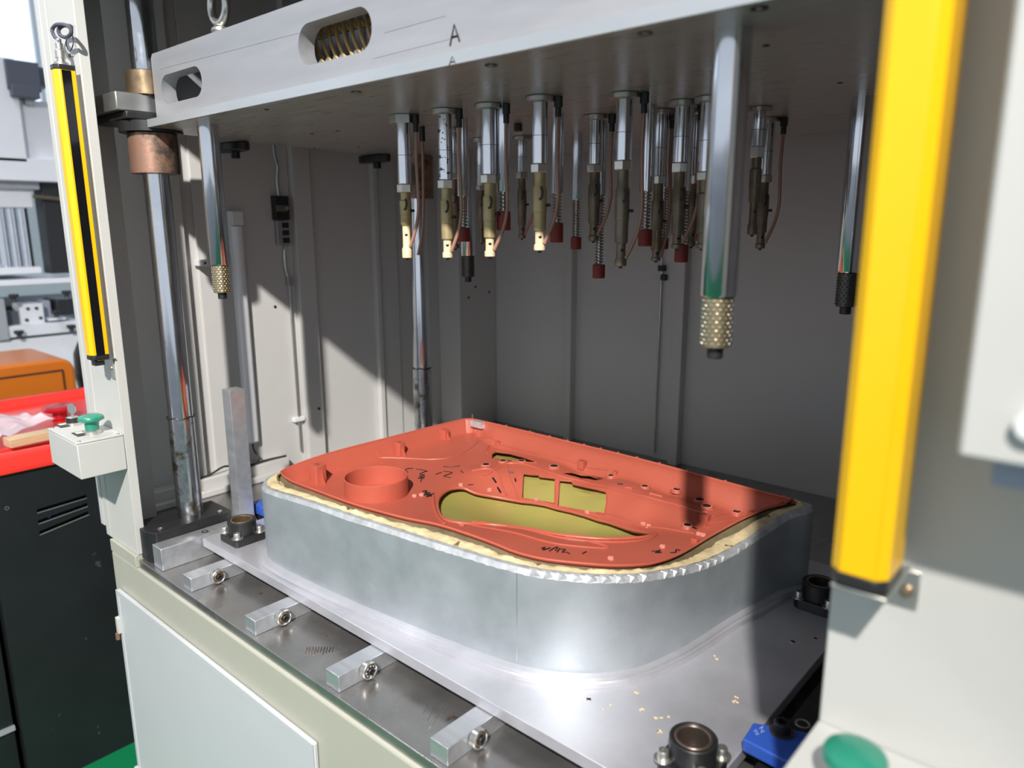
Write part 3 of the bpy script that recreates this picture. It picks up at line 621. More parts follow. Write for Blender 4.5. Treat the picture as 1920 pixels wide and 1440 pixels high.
def P2(r, k): return (CX+r*math.cos(TH[k]), CY+r*math.sin(TH[k]))
def strip(loops, closed_prof=False):
    mb = MB(); vs = [p for L in loops for p in L]; fs = []; n = len(loops)
    for j in range(n if closed_prof else n-1):
        j2 = (j+1) % n
        for k in range(N): q = (k+1) % N; fs.append((j*N+k, j*N+q, j2*N+q, j2*N+k))
    return mb.add(vs, fs)
# red panel rim measured on the mould's top surface
def on_top(u, v, dz=0.0):
    z = 1.07
    for _ in range(12): p = pZ(u, v, z); z = ztop(p.x, p.y)+dz
    return (p.x, p.y)
rimpx = [(525, 882), (534, 895), (555, 906), (585, 917), (641, 938), (692, 954), (760, 972), (820, 984), (886, 1005), (932, 1022), (970, 1037), (1026, 1050), (1101, 1058), (1150, 1061), (1195, 1060), (1227, 1056), (1262, 1045), (1304, 1023), (1337, 1003),
         (1381, 979), (1416, 963), (1446, 951), (1490, 941), (1518, 935), (1500, 924), (1387, 898), (1339, 886), (1254, 867), (1150, 841), (1037, 814), (960, 797), (907, 787), (886, 784), (866, 787), (831, 795), (770, 810), (705, 826), (655, 838), (611, 848), (575, 853), (550, 858), (533, 867)]
RP = [(p.x, p.y) for p in catmull([(*on_top(u, v, 0.004), 0) for u, v in rimpx], 5)]
rR = radial(RP); rR = np.minimum(rR, rI-0.006)
md = thing('mould_frame', 'tall grey cast aluminium mould frame with rounded corners around red panel', 'mould', (CX, CY, ZP))
def zk(k, r): x, y = P2(r[k] if hasattr(r, '__len__') else r, k); return ztop(x, y)
ch = [0.0065+0.0018*noise.noise(Vector((k*0.09, 3.1, 0)))+(0.0016*((k*7) % 10)/10.0 if k > 280 else 0.0006*noise.noise(Vector((k*0.5, 0, 0)))) for k in range(N)]
wall = [[(*P2(rM[k], k), ZP+0.012) for k in range(N)], [(*P2(rM[k], k), zk(k, rM)-ch[k]) for k in range(N)]]
wall += [[(*P2(rI[k], k), zk(k, rM)-0.001) for k in range(N)], [(*P2(rI[k], k), ZP+0.012) for k in range(N)]]
obj('wall', strip(wall, True), 'alu_mould', md)
chip = [[(*P2(rM[k]+0.0002, k), zk(k, rM)-ch[k]-0.0004) for k in range(N)], [(*P2(rM[k]-0.0030, k), zk(k, rM)+0.0003*noise.noise(Vector((k*0.6, 7, 0)))) for k in range(N)], [(*P2(rI[k]-0.001, k), zk(k, rM)+0.0003) for k in range(N)], [(*P2(rI[k]-0.001, k), zk(k, rM)-0.004) for k in range(N)]]
obj('chipped_edge', strip(chip), 'alu_chip', md, label='bright chipped upper edge of the frame')
# milled nicks along the right front rim
for kk in range(308, 376):
    k = kk % N
    if kk % 3 == 0 and noise.noise(Vector((kk*0.7, 2, 0))) > -0.2:
        a = P2(rM[k]+0.0005, k); z = zk(k, rM); k2 = (k+2) % N; b = P2(rM[k2]+0.0002, k2)
        c = P2(rM[k]-0.006, k); d_ = P2(rM[k2]-0.006, k2)
        m_ = MB().add([(*a, z-0.0080+0.002*noise.noise(Vector((kk*1.3, 0, 4)))), (*b, z-0.0055), (*d_, z+0.0005), (*c, z+0.0009), (a[0]*.5+b[0]*.5, a[1]*.5+b[1]*.5, z-0.001)], [(0, 1, 4), (1, 2, 4), (2, 3, 4), (3, 0, 4)])
        obj('milled_nick', m_, 'alu_chip', md, smooth=False)
fl = [[(*P2(rF[k], k), ZP+0.0002) for k in range(N)], [(*P2(rF[k], k), ZP+0.007) for k in range(N)], [(*P2(rF[k]-0.002, k), ZP+0.009) for k in range(N)], [(*P2(rF[k]-0.0045, k), ZP+0.0085) for k in range(N)], [(*P2(rF[k]-0.006, k), ZP+0.0115) for k in range(N)],
      [(*P2(rM[k]+0.001, k), ZP+0.0135) for k in range(N)], [(*P2(rM[k]-0.006, k), ZP+0.0135) for k in range(N)], [(*P2(rM[k]-0.006, k), ZP+0.0002) for k in range(N)]]
obj('base_flange', strip(fl, True), 'alu_plate', md)
ks = min(range(N), key=lambda k: (P2(rM[k], k)[0]+0.567)**2+(P2(rM[k], k)[1]-0.650)**2)
xs, ys = P2(rM[ks]+0.0001, ks); obj('seam', MB().tube([(xs, ys, ZP+0.014), (xs, ys, ztop(xs, ys)-0.008)], 0.0005, 6), 'steel', md)
# cream filler band between aluminium and panel
NB = 7; loops = []
for j in range(NB+1):
    t = j/NB; L = []
    for k in range(N):
        rin = max(rR[k]+0.003, rI[k]-0.030, rR[k]+0.28*(rI[k]-rR[k]))
        wob = 0.0085*noise.noise(Vector((k*0.16, 11, 0)))+0.0025*noise.noise(Vector((k*0.6, 17, 0)))
        r_ = rI[k]-0.0008+(rin+wob*(1 if j == NB else 0)-rI[k]+0.0008)*t
        x, y = P2(r_, k); nn = noise.noise(Vector((x*90, y*90, 2)))*0.0020+noise.noise(Vector((x*260, y*260, 5)))*0.0012
        z = ztop(x, y)+0.0006+(0.0015*math.sin(t*PI)+nn)*(0.35+math.sin(t*PI)) - (0.004*t if t > 0.8 else 0)
        L.append((x, y, z))
    loops.append(L)
obj('cream_filler', strip(loops), 'cream_foam', md, label='rough cream resin filler along the rim')
gap = [[(x, y, z-0.0005) for x, y, z in loops[-1]], [(loops[-1][k][0]*0.85+CX*0.15 if False else loops[-1][k][0], loops[-1][k][1], loops[-1][k][2]-0.006) for k in range(N)], [(*P2(max(rR[k]-0.004, 0.1), k), zk(k, rR)-0.002) for k in range(N)]]
obj('brown_groove', strip(gap), 'dark_gap', md)

# ================================================================== RED DOOR PANEL
ctl = [(545, 880, 1.048), (620, 895, 1.045), (620, 875, 1.046), (700, 930, 1.044), (800, 905, 1.044), (760, 870, 1.045), (850, 870, 1.046), (800, 835, 1.052), (700, 858, 1.050), (870, 812, 1.054), (900, 840, 1.050), (830, 885, 1.044), (780, 950, 1.046),
       (900, 872, 1.046), (1000, 845, 1.052), (940, 845, 1.046), (1100, 868, 1.052), (1200, 888, 1.052), (1260, 892, 1.056), (1350, 925, 1.050), (1400, 930, 1.052), (1450, 922, 1.056), (1390, 948, 1.044),
       (951, 871, 1.051), (911, 884, 1.048), (1043, 893, 1.052), (1140, 915, 1.052), (1210, 935, 1.051), (1300, 957, 1.048), (1250, 925, 1.045), (1100, 890, 1.046), (1340, 965, 1.044),
       (867, 914, 1.036), (891, 922, 1.028), (932, 932, 1.018), (977, 940, 1.015), (1045, 953, 1.013), (1120, 974, 1.014), (1176, 991, 1.020), (1225, 1001, 1.032), (1206, 980, 1.024), (1290, 992, 1.034), (1330, 998, 1.038),
       (820, 940, 1.040), (824, 968, 1.043), (857, 986, 1.046), (979, 993, 1.046), (1101, 1013, 1.046), (1176, 1016, 1.044), (1216, 1012, 1.040),
       (760, 960, 1.050), (932, 1008, 1.056), (1030, 1030, 1.056), (1100, 1040, 1.054), (1200, 1045, 1.046), (1300, 1010, 1.038), (1380, 968, 1.038), (1480, 932, 1.046)]
cp = np.array([tuple(pZ(u, v, z)) for u, v, z in ctl])
def _phi(r): return np.where(r > 1e-9, r*r*np.log(np.maximum(r, 1e-9)), 0)
A = _phi(np.linalg.norm(cp[:, None, :2]-cp[None, :, :2], axis=2))+np.eye(len(cp))*2e-4
Pm = np.hstack([np.ones((len(cp), 1)), cp[:, :2]]); K = np.block([[A, Pm], [Pm.T, np.zeros((3, 3))]])
sol = np.linalg.solve(K, np.concatenate([cp[:, 2], np.zeros(3)])); wts, lin = sol[:-3], sol[-3:]
def rbf(x, y):
    r = np.hypot(cp[:, 0]-x, cp[:, 1]-y); return float(_phi(r) @ wts + lin[0]+lin[1]*x+lin[2]*y)
def rim_r(x, y):
    a = math.atan2(y-CY, x-CX) % (2*PI); f = a/(2*PI)*N; k = int(f) % N; return rR[k]*(1-(f-int(f)))+rR[(k+1) % N]*(f-int(f)), a
def sst(t): t = max(0, min(1, t)); return t*t*(3-2*t)
def hp(x, y):
    rr, a = rim_r(x, y); d = rr-math.hypot(x-CX, y-CY); zr = ztop(x, y)+0.004
    back = sst((y-1.02)/0.06)*sst((x+1.10)/0.08); w = 0.010+0.055*back
    base = min(rbf(x, y), zr-0.003)
    if d < 0.0025: return zr
    return zr+(base-zr)*sst((d-0.0025)/w)
def onS(u, v, dz=0.0):
    z = 1.045
    for _ in range(25): p = pZ(u, v, z); z = 0.5*z+0.5*(hp(p.x, p.y)+dz)
    p = pZ(u, v, z); return Vector((p.x, p.y, hp(p.x, p.y)+dz))
def S2(pts): return [tuple(onS(u, v)[:2]) for u, v in pts]
tear_px = [(820, 945), (826, 931), (839, 921), (853, 917), (870, 917), (891, 926), (932, 934), (977, 942), (1045, 955), (1120, 976), (1176, 993), (1222, 1003), (1205, 1009), (1176, 1011), (1140, 1012), (1101, 1010), (1036, 1002), (979, 991), (920, 985), (870, 983), (835, 976), (823, 962)]
TEAR = [(p.x, p.y) for p in catmull([(x, y, 0) for x, y in S2(tear_px)], 3)]
W1 = S2([(981, 888), (1010, 891), (1011, 894), (1041, 898), (1040, 944), (1020, 941), (979, 934)])
W2 = S2([(1049, 901), (1072, 903), (1074, 908), (1120, 918), (1137, 923), (1137, 945), (1133, 963), (1120, 961), (1115, 962), (1046, 949)])
W3 = S2([(922, 860), (922, 852), (930, 847), (955, 850), (981, 857), (1000, 864), (1006, 868), (985, 867), (960, 864)])
W4 = S2([(1053, 887), (1073, 885), (1104, 891), (1134, 897), (1118, 900), (1085, 895)])
HOLES = [TEAR, W1, W2, W3, W4]
rim0 = [P2(rR[k], k) for k in range(0, N, 2)]; rim1 = [P2(rR[k]-0.0035, k) for k in range(0, N, 2)]; rim2 = [P2(rR[k]-0.0130, k) for k in range(0, N, 2)]
loops_ = [rim0, rim1, rim2]+HOLES; pts = []; ed = []
for L in loops_:
    k0 = len(pts); pts += [Vector(p) for p in L]; ed += [(k0+i, k0+(i+1) % len(L)) for i in range(len(L))]
gx = 0.0062
for i in range(int(0.82/gx)):
    for j in range(int(0.56/gx)):
        x = -1.16+i*gx+(gx/2 if j % 2 else 0); y = 0.60+j*gx; rr, a = rim_r(x, y)
        if rr-math.hypot(x-CX, y-CY) > 0.016: pts.append(Vector((x, y)))
V2, E2, F2, *_ = delaunay_2d_cdt(pts, ed, [], 0, 1e-6)
verts = [(p.x, p.y, hp(p.x, p.y)) for p in V2]
faces = []; nest = []
for f in F2:
    cx_ = sum(V2[i].x for i in f)/3; cy_ = sum(V2[i].y for i in f)/3
    if not inside(rim0, cx_, cy_): continue
    nest.append(tuple(f))
    if not any(inside(h, cx_, cy_) for h in HOLES): faces.append(tuple(f))
def cull(verts, faces, fz):
    used = sorted({i for f in faces for i in f}); mp = {i: k for k, i in enumerate(used)}
    return [fz(verts[i]) for i in used], [tuple(mp[i] for i in f) for f in faces]
pn = thing('door_panel', 'brick red moulded plastic car door panel lying face down in mould', 'panel', (CX, CY, 1.02))
vv, ff = cull(verts, faces, lambda p: p); mb = MB(); mb.add(vv, ff)
sh = obj('shell', mb, 'red_plastic', pn)
me = sh.data; me.polygons.foreach_set('use_smooth', [True]*len(me.polygons)); sm = sh.modifiers.new('thickness', 'SOLIDIFY'); sm.thickness = 0.0022; sm.offset = -1
bmx = bmesh.new(); bmx.from_mesh(me)
if sum(f.normal.z for f in bmx.faces) < 0: bmesh.ops.reverse_faces(bmx, faces=bmx.faces)
bmx.to_mesh(me); bmx.free()
ns = thing('resin_nest', 'olive yellow cast resin nest under the red panel, seen through its openings', 'nest', (CX, CY, 1.0))
vv, ff = cull(verts, nest, lambda p: (p[0], p[1], min(p[2], rbf(p[0], p[1]))-0.011)); mb = MB(); mb.add(vv, ff); o = obj('nest_surface', mb, 'resin', ns)
o.data.polygons.foreach_set('use_smooth', [True]*len(o.data.polygons))
# rim bead and lips
obj('rim_bead', MB().tube([(*P2(rR[k]-0.0008, k), zk(k, rR)+0.0042) for k in range(0, N, 2)], 0.0018, 8, closed=True), 'red_plastic', pn)
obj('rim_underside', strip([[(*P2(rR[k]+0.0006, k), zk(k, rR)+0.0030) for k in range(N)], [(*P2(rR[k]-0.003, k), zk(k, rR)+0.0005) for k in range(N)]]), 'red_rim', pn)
def lip(loop, r, dz, nm='lip', closed=True, m='red_plastic'):
    return obj(nm, MB().tube([(x, y, hp(x, y)+dz) for x, y in loop], r, 8, closed=closed), m, pn)
lip(TEAR, 0.0026, 0.0015, 'pocket_lip')
for Wn in (W1, W2, W3): lip(Wn, 0.0011, 0.0003, 'window_lip')
def ridge(px, r, dz=0.0008, nm='ridge', n=6, m='red_plastic'):
    P = catmull([tuple(onS(u, v)) for u, v in px], n, False); P = [(p.x, p.y, hp(p.x, p.y)+dz) for p in P]
    return obj(nm, MB().tube(P, r, 8), m, pn)
ridge([(706, 857), (760, 860), (815, 862), (850, 857), (880, 842), (897, 828)], 0.0013)
ridge([(884, 884), (905, 880), (921, 881), (935, 893), (941, 912), (950, 930)], 0.0020)
ridge([(905, 893), (921, 886), (951, 870), (990, 873), (1043, 891), (1090, 903), (1140, 915)], 0.0022)
ridge([(951, 872), (955, 892), (964, 915), (972, 935)], 0.0012)
ridge([(1140, 915), (1200, 930), (1260, 945), (1302, 958)], 0.0014)
ridge([(1302, 958), (1322, 966), (1328, 990)], 0.0020)
ridge([(1137, 963), (1175, 975), (1210, 988), (1270, 996), (1302, 1001)], 0.0016)
ridge([(1338, 968), (1370, 962), (1400, 957)], 0.0018)
ridge([(1325, 985), (1365, 978), (1395, 972)], 0.0012)
ridge([(914, 850), (914, 840), (925, 834), (960, 840), (1010, 852), (1080, 870), (1140, 882)], 0.0014)
ridge([(880, 984), (960, 999), (1040, 1020), (1130, 1029), (1132, 1023), (1060, 1008)], 0.0014)
ridge([(886, 790), (888, 808), (900, 820), (930, 828)], 0.0014)
ridge([(885, 979), (930, 985), (1036, 1006), (1101, 1015), (1176, 1017), (1218, 1010), (1232, 1001)], 0.0020)
ridge([(812, 930), (814, 950), (820, 968), (832, 982)], 0.0022)
ridge([(1226, 1004), (1190, 993), (1120, 973), (1045, 951), (977, 938)], 0.0020)
# side ribs: vertical slots and small black marks
for (u0, v0, u1, v1, r) in ((952, 885, 963, 886, 0.0016), (966, 897, 967, 903, 0.0014), (924, 896, 930, 905, 0.0019), (933, 914, 939, 924, 0.0019), (1158, 907, 1168, 908, 0.0015)):
    a = onS(u0, v0, 0.0008); b = onS(u1, v1, 0.0008); obj('slot', MB().tube([a, b], r, 6), 'hole_black', pn)
# speaker ring
c = pZ(705, 892, 1.077); rad = 0.0548
zb0 = min(hp(c.x+rad*math.cos(a), c.y+rad*math.sin(a)) for a in TH[::20])-0.004
obj('speaker_ring', MB().ring((c.x, c.y, zb0), (c.x, c.y, 1.077), rad, rad-0.0022, 72), 'red_plastic', pn, label='round upright speaker ring')
# clip towers: open-topped box pillars
def tower(u, v, w, h, dz=0.0, name='clip_tower', gusset=True):
    p = onS(u, v); x, y, z = p; hh = w/2
    mb = MB().prism(rrect(x-hh, x+hh, y-hh, y+hh, hh*0.25, 3), z-0.003, z+h)
    o = obj(name, mb, 'red_plastic', pn, bev=0.0006)
    obj('tower_slot', MB().box(x-hh*0.45, x+hh*0.35, y-hh*0.2, y+hh*0.2, z+h, z+h+0.0004), 'red_rim', o)
    if gusset:
        obj('gusset', MB().add([(x+hh-0.001, y-0.001, z-0.003), (x+hh+0.012, y-0.001, z-0.003), (x+hh-0.001, y-0.001, z+h*0.8), (x+hh-0.001, y+0.001, z-0.003), (x+hh+0.012, y+0.001, z-0.003), (x+hh-0.001, y+0.001, z+h*0.8)],
            [(0, 1, 2), (3, 5, 4), (0, 3, 4, 1), (1, 4, 5, 2), (2, 5, 3, 0)]), 'red_plastic', o)
    return o
tower(597, 903, 0.023, 0.033)
tower(750, 852, 0.016, 0.026)
tower(834, 822, 0.015, 0.020)
tower(1091, 876, 0.014, 0.013, gusset=False)
tower(934, 833, 0.010, 0.006, gusset=False)
tower(1153, 890, 0.008, 0.007, gusset=False)
tower(1412, 960, 0.012, 0.010)
tower(1303, 1016, 0.010, 0.006, gusset=False)
tower(1322, 975, 0.014, 0.010, gusset=False)
# screw bosses with black insert holes
for (u, v, s) in ((911, 873, 1.1), (943, 866, 1.0), (978, 866, 1.0), (1039, 876, 1.25), (1146, 894, 0.9), (1209, 914, 0.9), (1269, 920, 1.0), (1312, 939, 1.15), (1325, 951, 1.15), (1382, 949, 1.0), (1289, 987, 1.0)):
    p = onS(u, v); b = obj('screw_boss', MB().lathe([(0.0115*s, -0.002), (0.0088*s, 0.0012), (0.0078*s, 0.0024), (0.0058*s, 0.0026)], p, (0, 0, 1), 24), 'red_plastic', pn)
    obj('insert', MB().ring(p+Vector((0, 0, 0.0024)), p+Vector((0, 0, 0.0033)), 0.0060*s, 0.0036*s, 22), 'hole_black', b)
    obj('boss_rim', MB().ring(p+Vector((0, 0, 0.0020)), p+Vector((0, 0, 0.0031)), 0.0079*s, 0.0060*s, 22), 'rivet_pink', b)
    obj('insert_hole', MB().lathe([(0.0040*s, 0), (0, 0.0002)], p+Vector((0, 0, 0.0030)), (0, 0, 1), 16), 'black_steel', b)
# melted pink rivet heads
for (u, v) in ((864, 909), (918, 918), (1006, 937), (1101, 960), (1145, 1047), (1242, 1025), (1206, 982), (1216, 986), (1310, 1001), (1318, 1003), (687, 940), (866, 985), (790, 928), (777, 930), (1322, 962)):
    p = onS(u, v, 0.001); mb = MB()
    for k in range(5):
        a = k*1.26; mb.lathe([(0, -0.0018), (0.0022, 0), (0, 0.0022)], p+Vector((0.0026*math.cos(a), 0.0026*math.sin(a), 0.001)), (0, 0, 1), 7)
    mb.lathe([(0.0055, -0.002), (0.0030, 0.0006), (0.002, 0.0022), (0, 0.003)], p, (0, 0, 1), 12)
    obj('rivet_head', mb, 'rivet_pink' if (u, v) not in ((687, 940), (866, 985)) else 'red_plastic', pn)
for (u0, v0, u1, v1) in ((1172, 914, 1186, 916), (1218, 925, 1242, 931)):
    a = onS(u0, v0, 0.001); b = onS(u1, v1, 0.001); obj('clip_tab', MB().tube([a, b], 0.0022, 10), 'red_plastic', pn)
# small teeth along the back flange
for i in range(13):
    k = int(26+i*9.0); k = k % N; x, y = P2(rR[k]-0.001, k)
    if y > 1.06: obj('edge_tooth', MB().box(x-0.002, x+0.002, y-0.001, y+0.001, ztop(x, y)+0.005, ztop(x, y)+0.0078), 'red_plastic', pn)
# silver gap at the back left corner
a = pZ(885, 789, 1.081); cl = obj('corner_clip', MB().box(a.x, a.x+0.035, a.y-0.006, a.y+0.004, 1.070, 1.0835), 'alu_chip', md, label='bare silver notch at back corner')
# felt pen writing
def pen(px, r=0.0009):
    out = []
    for s in px:
        P = catmull([tuple(onS(u, v)) for u, v in s], 5, False) if len(s) > 2 else [onS(*s[0]), onS(*s[1])]
        out.append([(p[0], p[1], hp(p[0], p[1])+0.0006) for p in P])
    return out
strokes(pn, pen([[(775, 879), (766, 879), (760, 882), (765, 886)], [(780, 880), (790, 881), (797, 883), (802, 884)], [(800, 884), (787, 889), (796, 891), (786, 893)], [(788, 893), (795, 897), (784, 897), (797, 894)], [(791, 897), (789, 904)]]), label='black pen writing behind speaker ring')
strokes(pn, pen([[(831, 875), (845, 876), (862, 874)], [(864, 883), (868, 887)], [(817, 890), (828, 886)], [(832, 884), (848, 887), (832, 893), (846, 896)]]), label='black pen character on the panel floor')
strokes(pn, pen([[(792, 922), (800, 921), (796, 926), (806, 924)], [(795, 929), (808, 927), (800, 932), (812, 928)], [(799, 926), (806, 931), (813, 926)]], ), r=0.0013, label='black pen scribble beside speaker ring')
strokes(pn, pen([[(1015, 1029), (1022, 1027), (1018, 1032), (1032, 1028)], [(1030, 1034), (1040, 1028), (1046, 1027), (1041, 1033)], [(1044, 1036), (1050, 1029)], [(1052, 1031), (1060, 1031), (1054, 1036), (1062, 1036), (1068, 1039)], [(1092, 1039), (1099, 1035)]]), label='black handwritten digits on the front strip')
strokes(pn, pen([[(1222, 1034), (1234, 1034)], [(1229, 1037), (1238, 1032), (1232, 1037), (1240, 1036)]]), r=0.0011, label='black pen letter N by a rivet')
strokes(pn, pen([[(1257, 1037), (1267, 1036), (1268, 1031), (1275, 1033)]]), r=0.0011, label='black pen mark near right corner')
strokes(pn, pen([[(877, 910), (887, 909)]]), label='short pen dash')
strokes(pn, pen([[(1279, 985), (1290, 984), (1286, 988), (1298, 989), (1306, 992)], [(1284, 989), (1294, 992)]]), r=0.0014, label='black ink blot on the ridge')

# ================================================================== LIGHT CURTAINS
def curtain(x0, x1, y0, y1, z0, z1, lbl, win):
    t = thing('light_curtain', lbl, 'light curtain', ((x0+x1)/2, y1, z0), 'yellow light curtain bars on the posts')
    c = 0.006
    obj('housing', MB().prism([(x0, y1), (x0, y0+c), (x0+c, y0), (x1-c, y0), (x1, y0+c), (x1, y1)], z0+0.004, z1-0.004), 'yellow', t, bev=0.0008)
    for a, b in ((z0-0.004, z0+0.0038), (z1-0.0038, z1+0.004)):
        obj('end_cap', MB().prism([(x0, y1), (x0, y0+c), (x0+c, y0), (x1-c, y0), (x1, y0+c), (x1, y1)], a, b), 'black_plastic', t, bev=0.001)
    yw0, yw1 = y0+(y1-y0)*0.30, y0+(y1-y0)*0.76
    if win > 0: obj('sensor_window', bx(x1-0.0005, x1+0.0006, yw0, yw1, z0+0.004, z1-0.0045), 'black_window', t)
    else: obj('sensor_window', bx(x0-0.0006, x0+0.0005, yw0, yw1, z0+0.004, z1-0.0045), 'black_window', t)
    return t
cL = curtain(-1.405, -1.378, 0.459, 0.489, 1.277, 1.752, 'yellow light curtain bar with black window on the left post', 1)
obj('mount_foot', bx(-1.400, -1.384, 0.466, 0.482, 1.262, 1.2725), 'black_plastic', cL)
obj('bracket', MB().add([(-1.401, 0.47, 1.2722), (-1.381, 0.47, 1.2722), (-1.381, 0.4995, 1.2722), (-1.401, 0.4995, 1.2722), (-1.401, 0.47, 1.2708), (-1.381, 0.47, 1.2708), (-1.381, 0.4995, 1.2708), (-1.401, 0.4995, 1.2708)],
    [(0, 1, 2, 3), (4, 7, 6, 5), (0, 4, 5, 1), (1, 5, 6, 2), (2, 6, 7, 3), (3, 7, 4, 0)]).box(-1.406, -1.392, 0.4975, 0.4995, 1.232, 1.2708), 'zinc', cL, bev=0.0004)
obj('bracket_screw', MB().lathe([(0.004, 0), (0.003, 0.002), (0, 0.0025)], (-1.399, 0.4975, 1.252), (0, -1, 0), 12), 'bronze', cL)
# cable plug on top of the left curtain
plug = [(0.011, 0), (0.011, 0.004), (0.007, 0.005), (0.0065, 0.010), (0.0080, 0.011), (0.0080, 0.022), (0.0060, 0.024), (0.0060, 0.033), (0.0040, 0.035), (0.004, 0.040)]
obj('cable_plug', MB().lathe(plug, (-1.392, 0.474, 1.7562), (0, 0, 1), 20), 'zinc', cL)
cc = Vector((-1.386, 0.476, 1.826))
lp_px = [(112, 84, .474), (110, 76, .474), (102, 68, .475), (98, 56, .476), (105, 47, .478), (119, 46, .480), (131, 52, .482), (133, 63, .482), (124, 70, .481), (113, 66, .480), (110, 56, .482), (117, 49, .486), (128, 48, .492), (134, 50, .4985)]
obj('cable_loop', MB().tube(catmull([tuple(pY(u, v, y)) for u, v, y in lp_px], 6, False), 0.0030, 8), 'cable_grey', cL)
obj('earth_wire', MB().tube(catmull([tuple(pY(u, v, y)) for u, v, y in ((126, 68, .484), (124, 82, .488), (130, 96, .492), (137, 84, .494), (136, 66, .4985))], 5, False), 0.0009, 6), 'cable_grey', cL)
obj('wire_screw', MB().lathe([(0.0035, 0), (0.003, 0.003), (0, 0.004)], pY(132, 104, .4998), (0, -1, 0), 12), 'bronze', cL)
cR = curtain(-0.1315, -0.0985, 0.4405, 0.476, 1.290, 2.10, 'large blurred yellow light curtain bar in the right foreground', -1)
obj('bracket', MB().box(-0.130, -0.098, 0.442, 0.4995, 1.2825, 1.2845).box(-0.126, -0.092, 0.4975, 0.4995, 1.256, 1.2825), 'zinc', cR, bev=0.0008)
for xx, m in ((-0.121, 'bronze'), (-0.110, 'steel'), (-0.099, 'bronze')):
    obj('bracket_screw', MB().lathe([(0.0042, 0), (0.0036, 0.003), (0, 0.004)], (xx, 0.4975, 1.268), (0, -1, 0), 14), m, cR)

# ================================================================== CONTROL BOXES
def button(t, c, m='green_button', r=0.0205, k=1.0):
    x, y, z = c
    obj('button_collar', MB().lathe([(0.0145, 0), (0.0145, 0.006), (0.0125, 0.008)], (x, y, z), (0, 0, 1), 28), 'zinc', t)
    obj('mushroom_button', MB().lathe([(0.0115, 0), (0.0118, 0.012), (0.0150, 0.0155), (r, 0.0185), (r, 0.0215), (r*0.93, 0.0245), (r*0.7, 0.027), (r*0.35, 0.0282), (0, 0.0285)], (x, y, z+0.0082), (0, 0, 1), 40), m, t)
cb = thing('control_box', 'small grey control box with green push button and key switch on left post', 'control box', (-1.46, 0.46, 1.064))
obj('box_body', bx(-1.535, -1.386, 0.4215, 0.4995, 1.064, 1.1275), 'paint', cb, bev=0.0015)
obj('box_lid', bx(-1.535, -1.386, 0.4215, 0.4995, 1.1279, 1.1315), 'paint', cb, bev=0.001)
for a, b in ((-1.528, 0.428), (-1.393, 0.428), (-1.393, 0.493), (-1.528, 0.493)): obj('lid_screw', MB().lathe([(0.003, 0), (0.0025, 0.001), (0, 0.0012)], (a, b, 1.1315), (0, 0, 1), 10), 'bronze', cb)
g = pZ(174, 812, 1.1325); g2 = pZ(138, 795, 1.1325)
button(cb, (g.x, g.y, 1.1316), r=0.0215)
q = pZ(152, 814, 1.1325)
for (u0, v0) in ((160, 813), (128, 797)):
    q = pZ(u0-6, v0, 1.1325); pl_ = obj('legend_plate', bx(q.x-0.018, q.x+0.014, q.y-0.012, q.y+0.010, 1.1316, 1.1332), 'label_plate', cb, bev=0.0004)
    obj('legend_face', bx(q.x-0.014, q.x-0.002, q.y-0.008, q.y+0.004, 1.1332, 1.1335), 'label_face', pl_)
obj('key_switch', MB().lathe([(0.0135, 0), (0.0135, 0.005), (0.0115, 0.0055), (0.0115, 0.014), (0.009, 0.0155), (0, 0.0155)], (g2.x, g2.y, 1.1316), (0, 0, 1), 28), 'zinc', cb)
obj('switch_collar', MB().lathe([(0.0122, 0), (0.0122, 0.009)], (g2.x, g2.y, 1.1372), (0, 0, 1), 28), 'black_plastic', cb)
ky = obj('key', MB().prism([(-0.002, 0), (0.002, 0), (0.003, 0.006), (0.008, 0.010), (0.008, 0.019), (0.003, 0.024), (-0.003, 0.024), (-0.008, 0.019), (-0.008, 0.010), (-0.003, 0.006)], -0.0009, 0.0009, lambda a, b, c: (g2.x+a*0.8-c*0.6, g2.y+a*0.6+c*0.8, 1.1472+b)), 'zinc', cb)
cb2 = thing('control_box', 'blurred control box with large green button at bottom right corner', 'control box', (-0.10, 0.46, 1.04))
gr = pZ(1606, 1440, 1.137)
g3 = pZ(1600, 1455, 1.137)
gx3, gy3 = -0.120, 0.42
c3 = pY(1604, 1410, 0.437)
obj('box_body', bx(-0.146, 0.02, 0.395, 0.4995, 1.035, c3.z-0.037), 'paint', cb2, bev=0.0015)
obj('box_lid', bx(-0.146, 0.02, 0.395, 0.4995, c3.z-0.0368, c3.z-0.033), 'paint', cb2, bev=0.001)
button(cb2, (c3.x, c3.y, c3.z-0.0328), r=0.0190)
# control panel on the right post
cp_ = thing('operator_panel', 'white operator panel box fixed on right post, top right corner', 'panel', (0.1, 0.45, 1.388))
obj('panel_body', bx(-0.066, 0.34, 0.403, 0.4995, 1.389, 2.05), 'paint', cp_, bev=0.003)
obj('panel_door', bx(-0.0645, 0.33, 0.397, 0.4028, 1.3905, 2.04), 'paint', cp_, bev=0.002)
obj('panel_lock', MB().cyl((-0.036, 0.390, 1.412), (-0.036, 0.397, 1.412), 0.007, seg=20), 'white_plastic', cp_)
for k in range(3): obj('cable_gland', bx(-0.052+k*0.034, -0.022+k*0.034, 0.415, 0.45, 1.374, 1.3888), 'lilac_grey', cp_, bev=0.001)

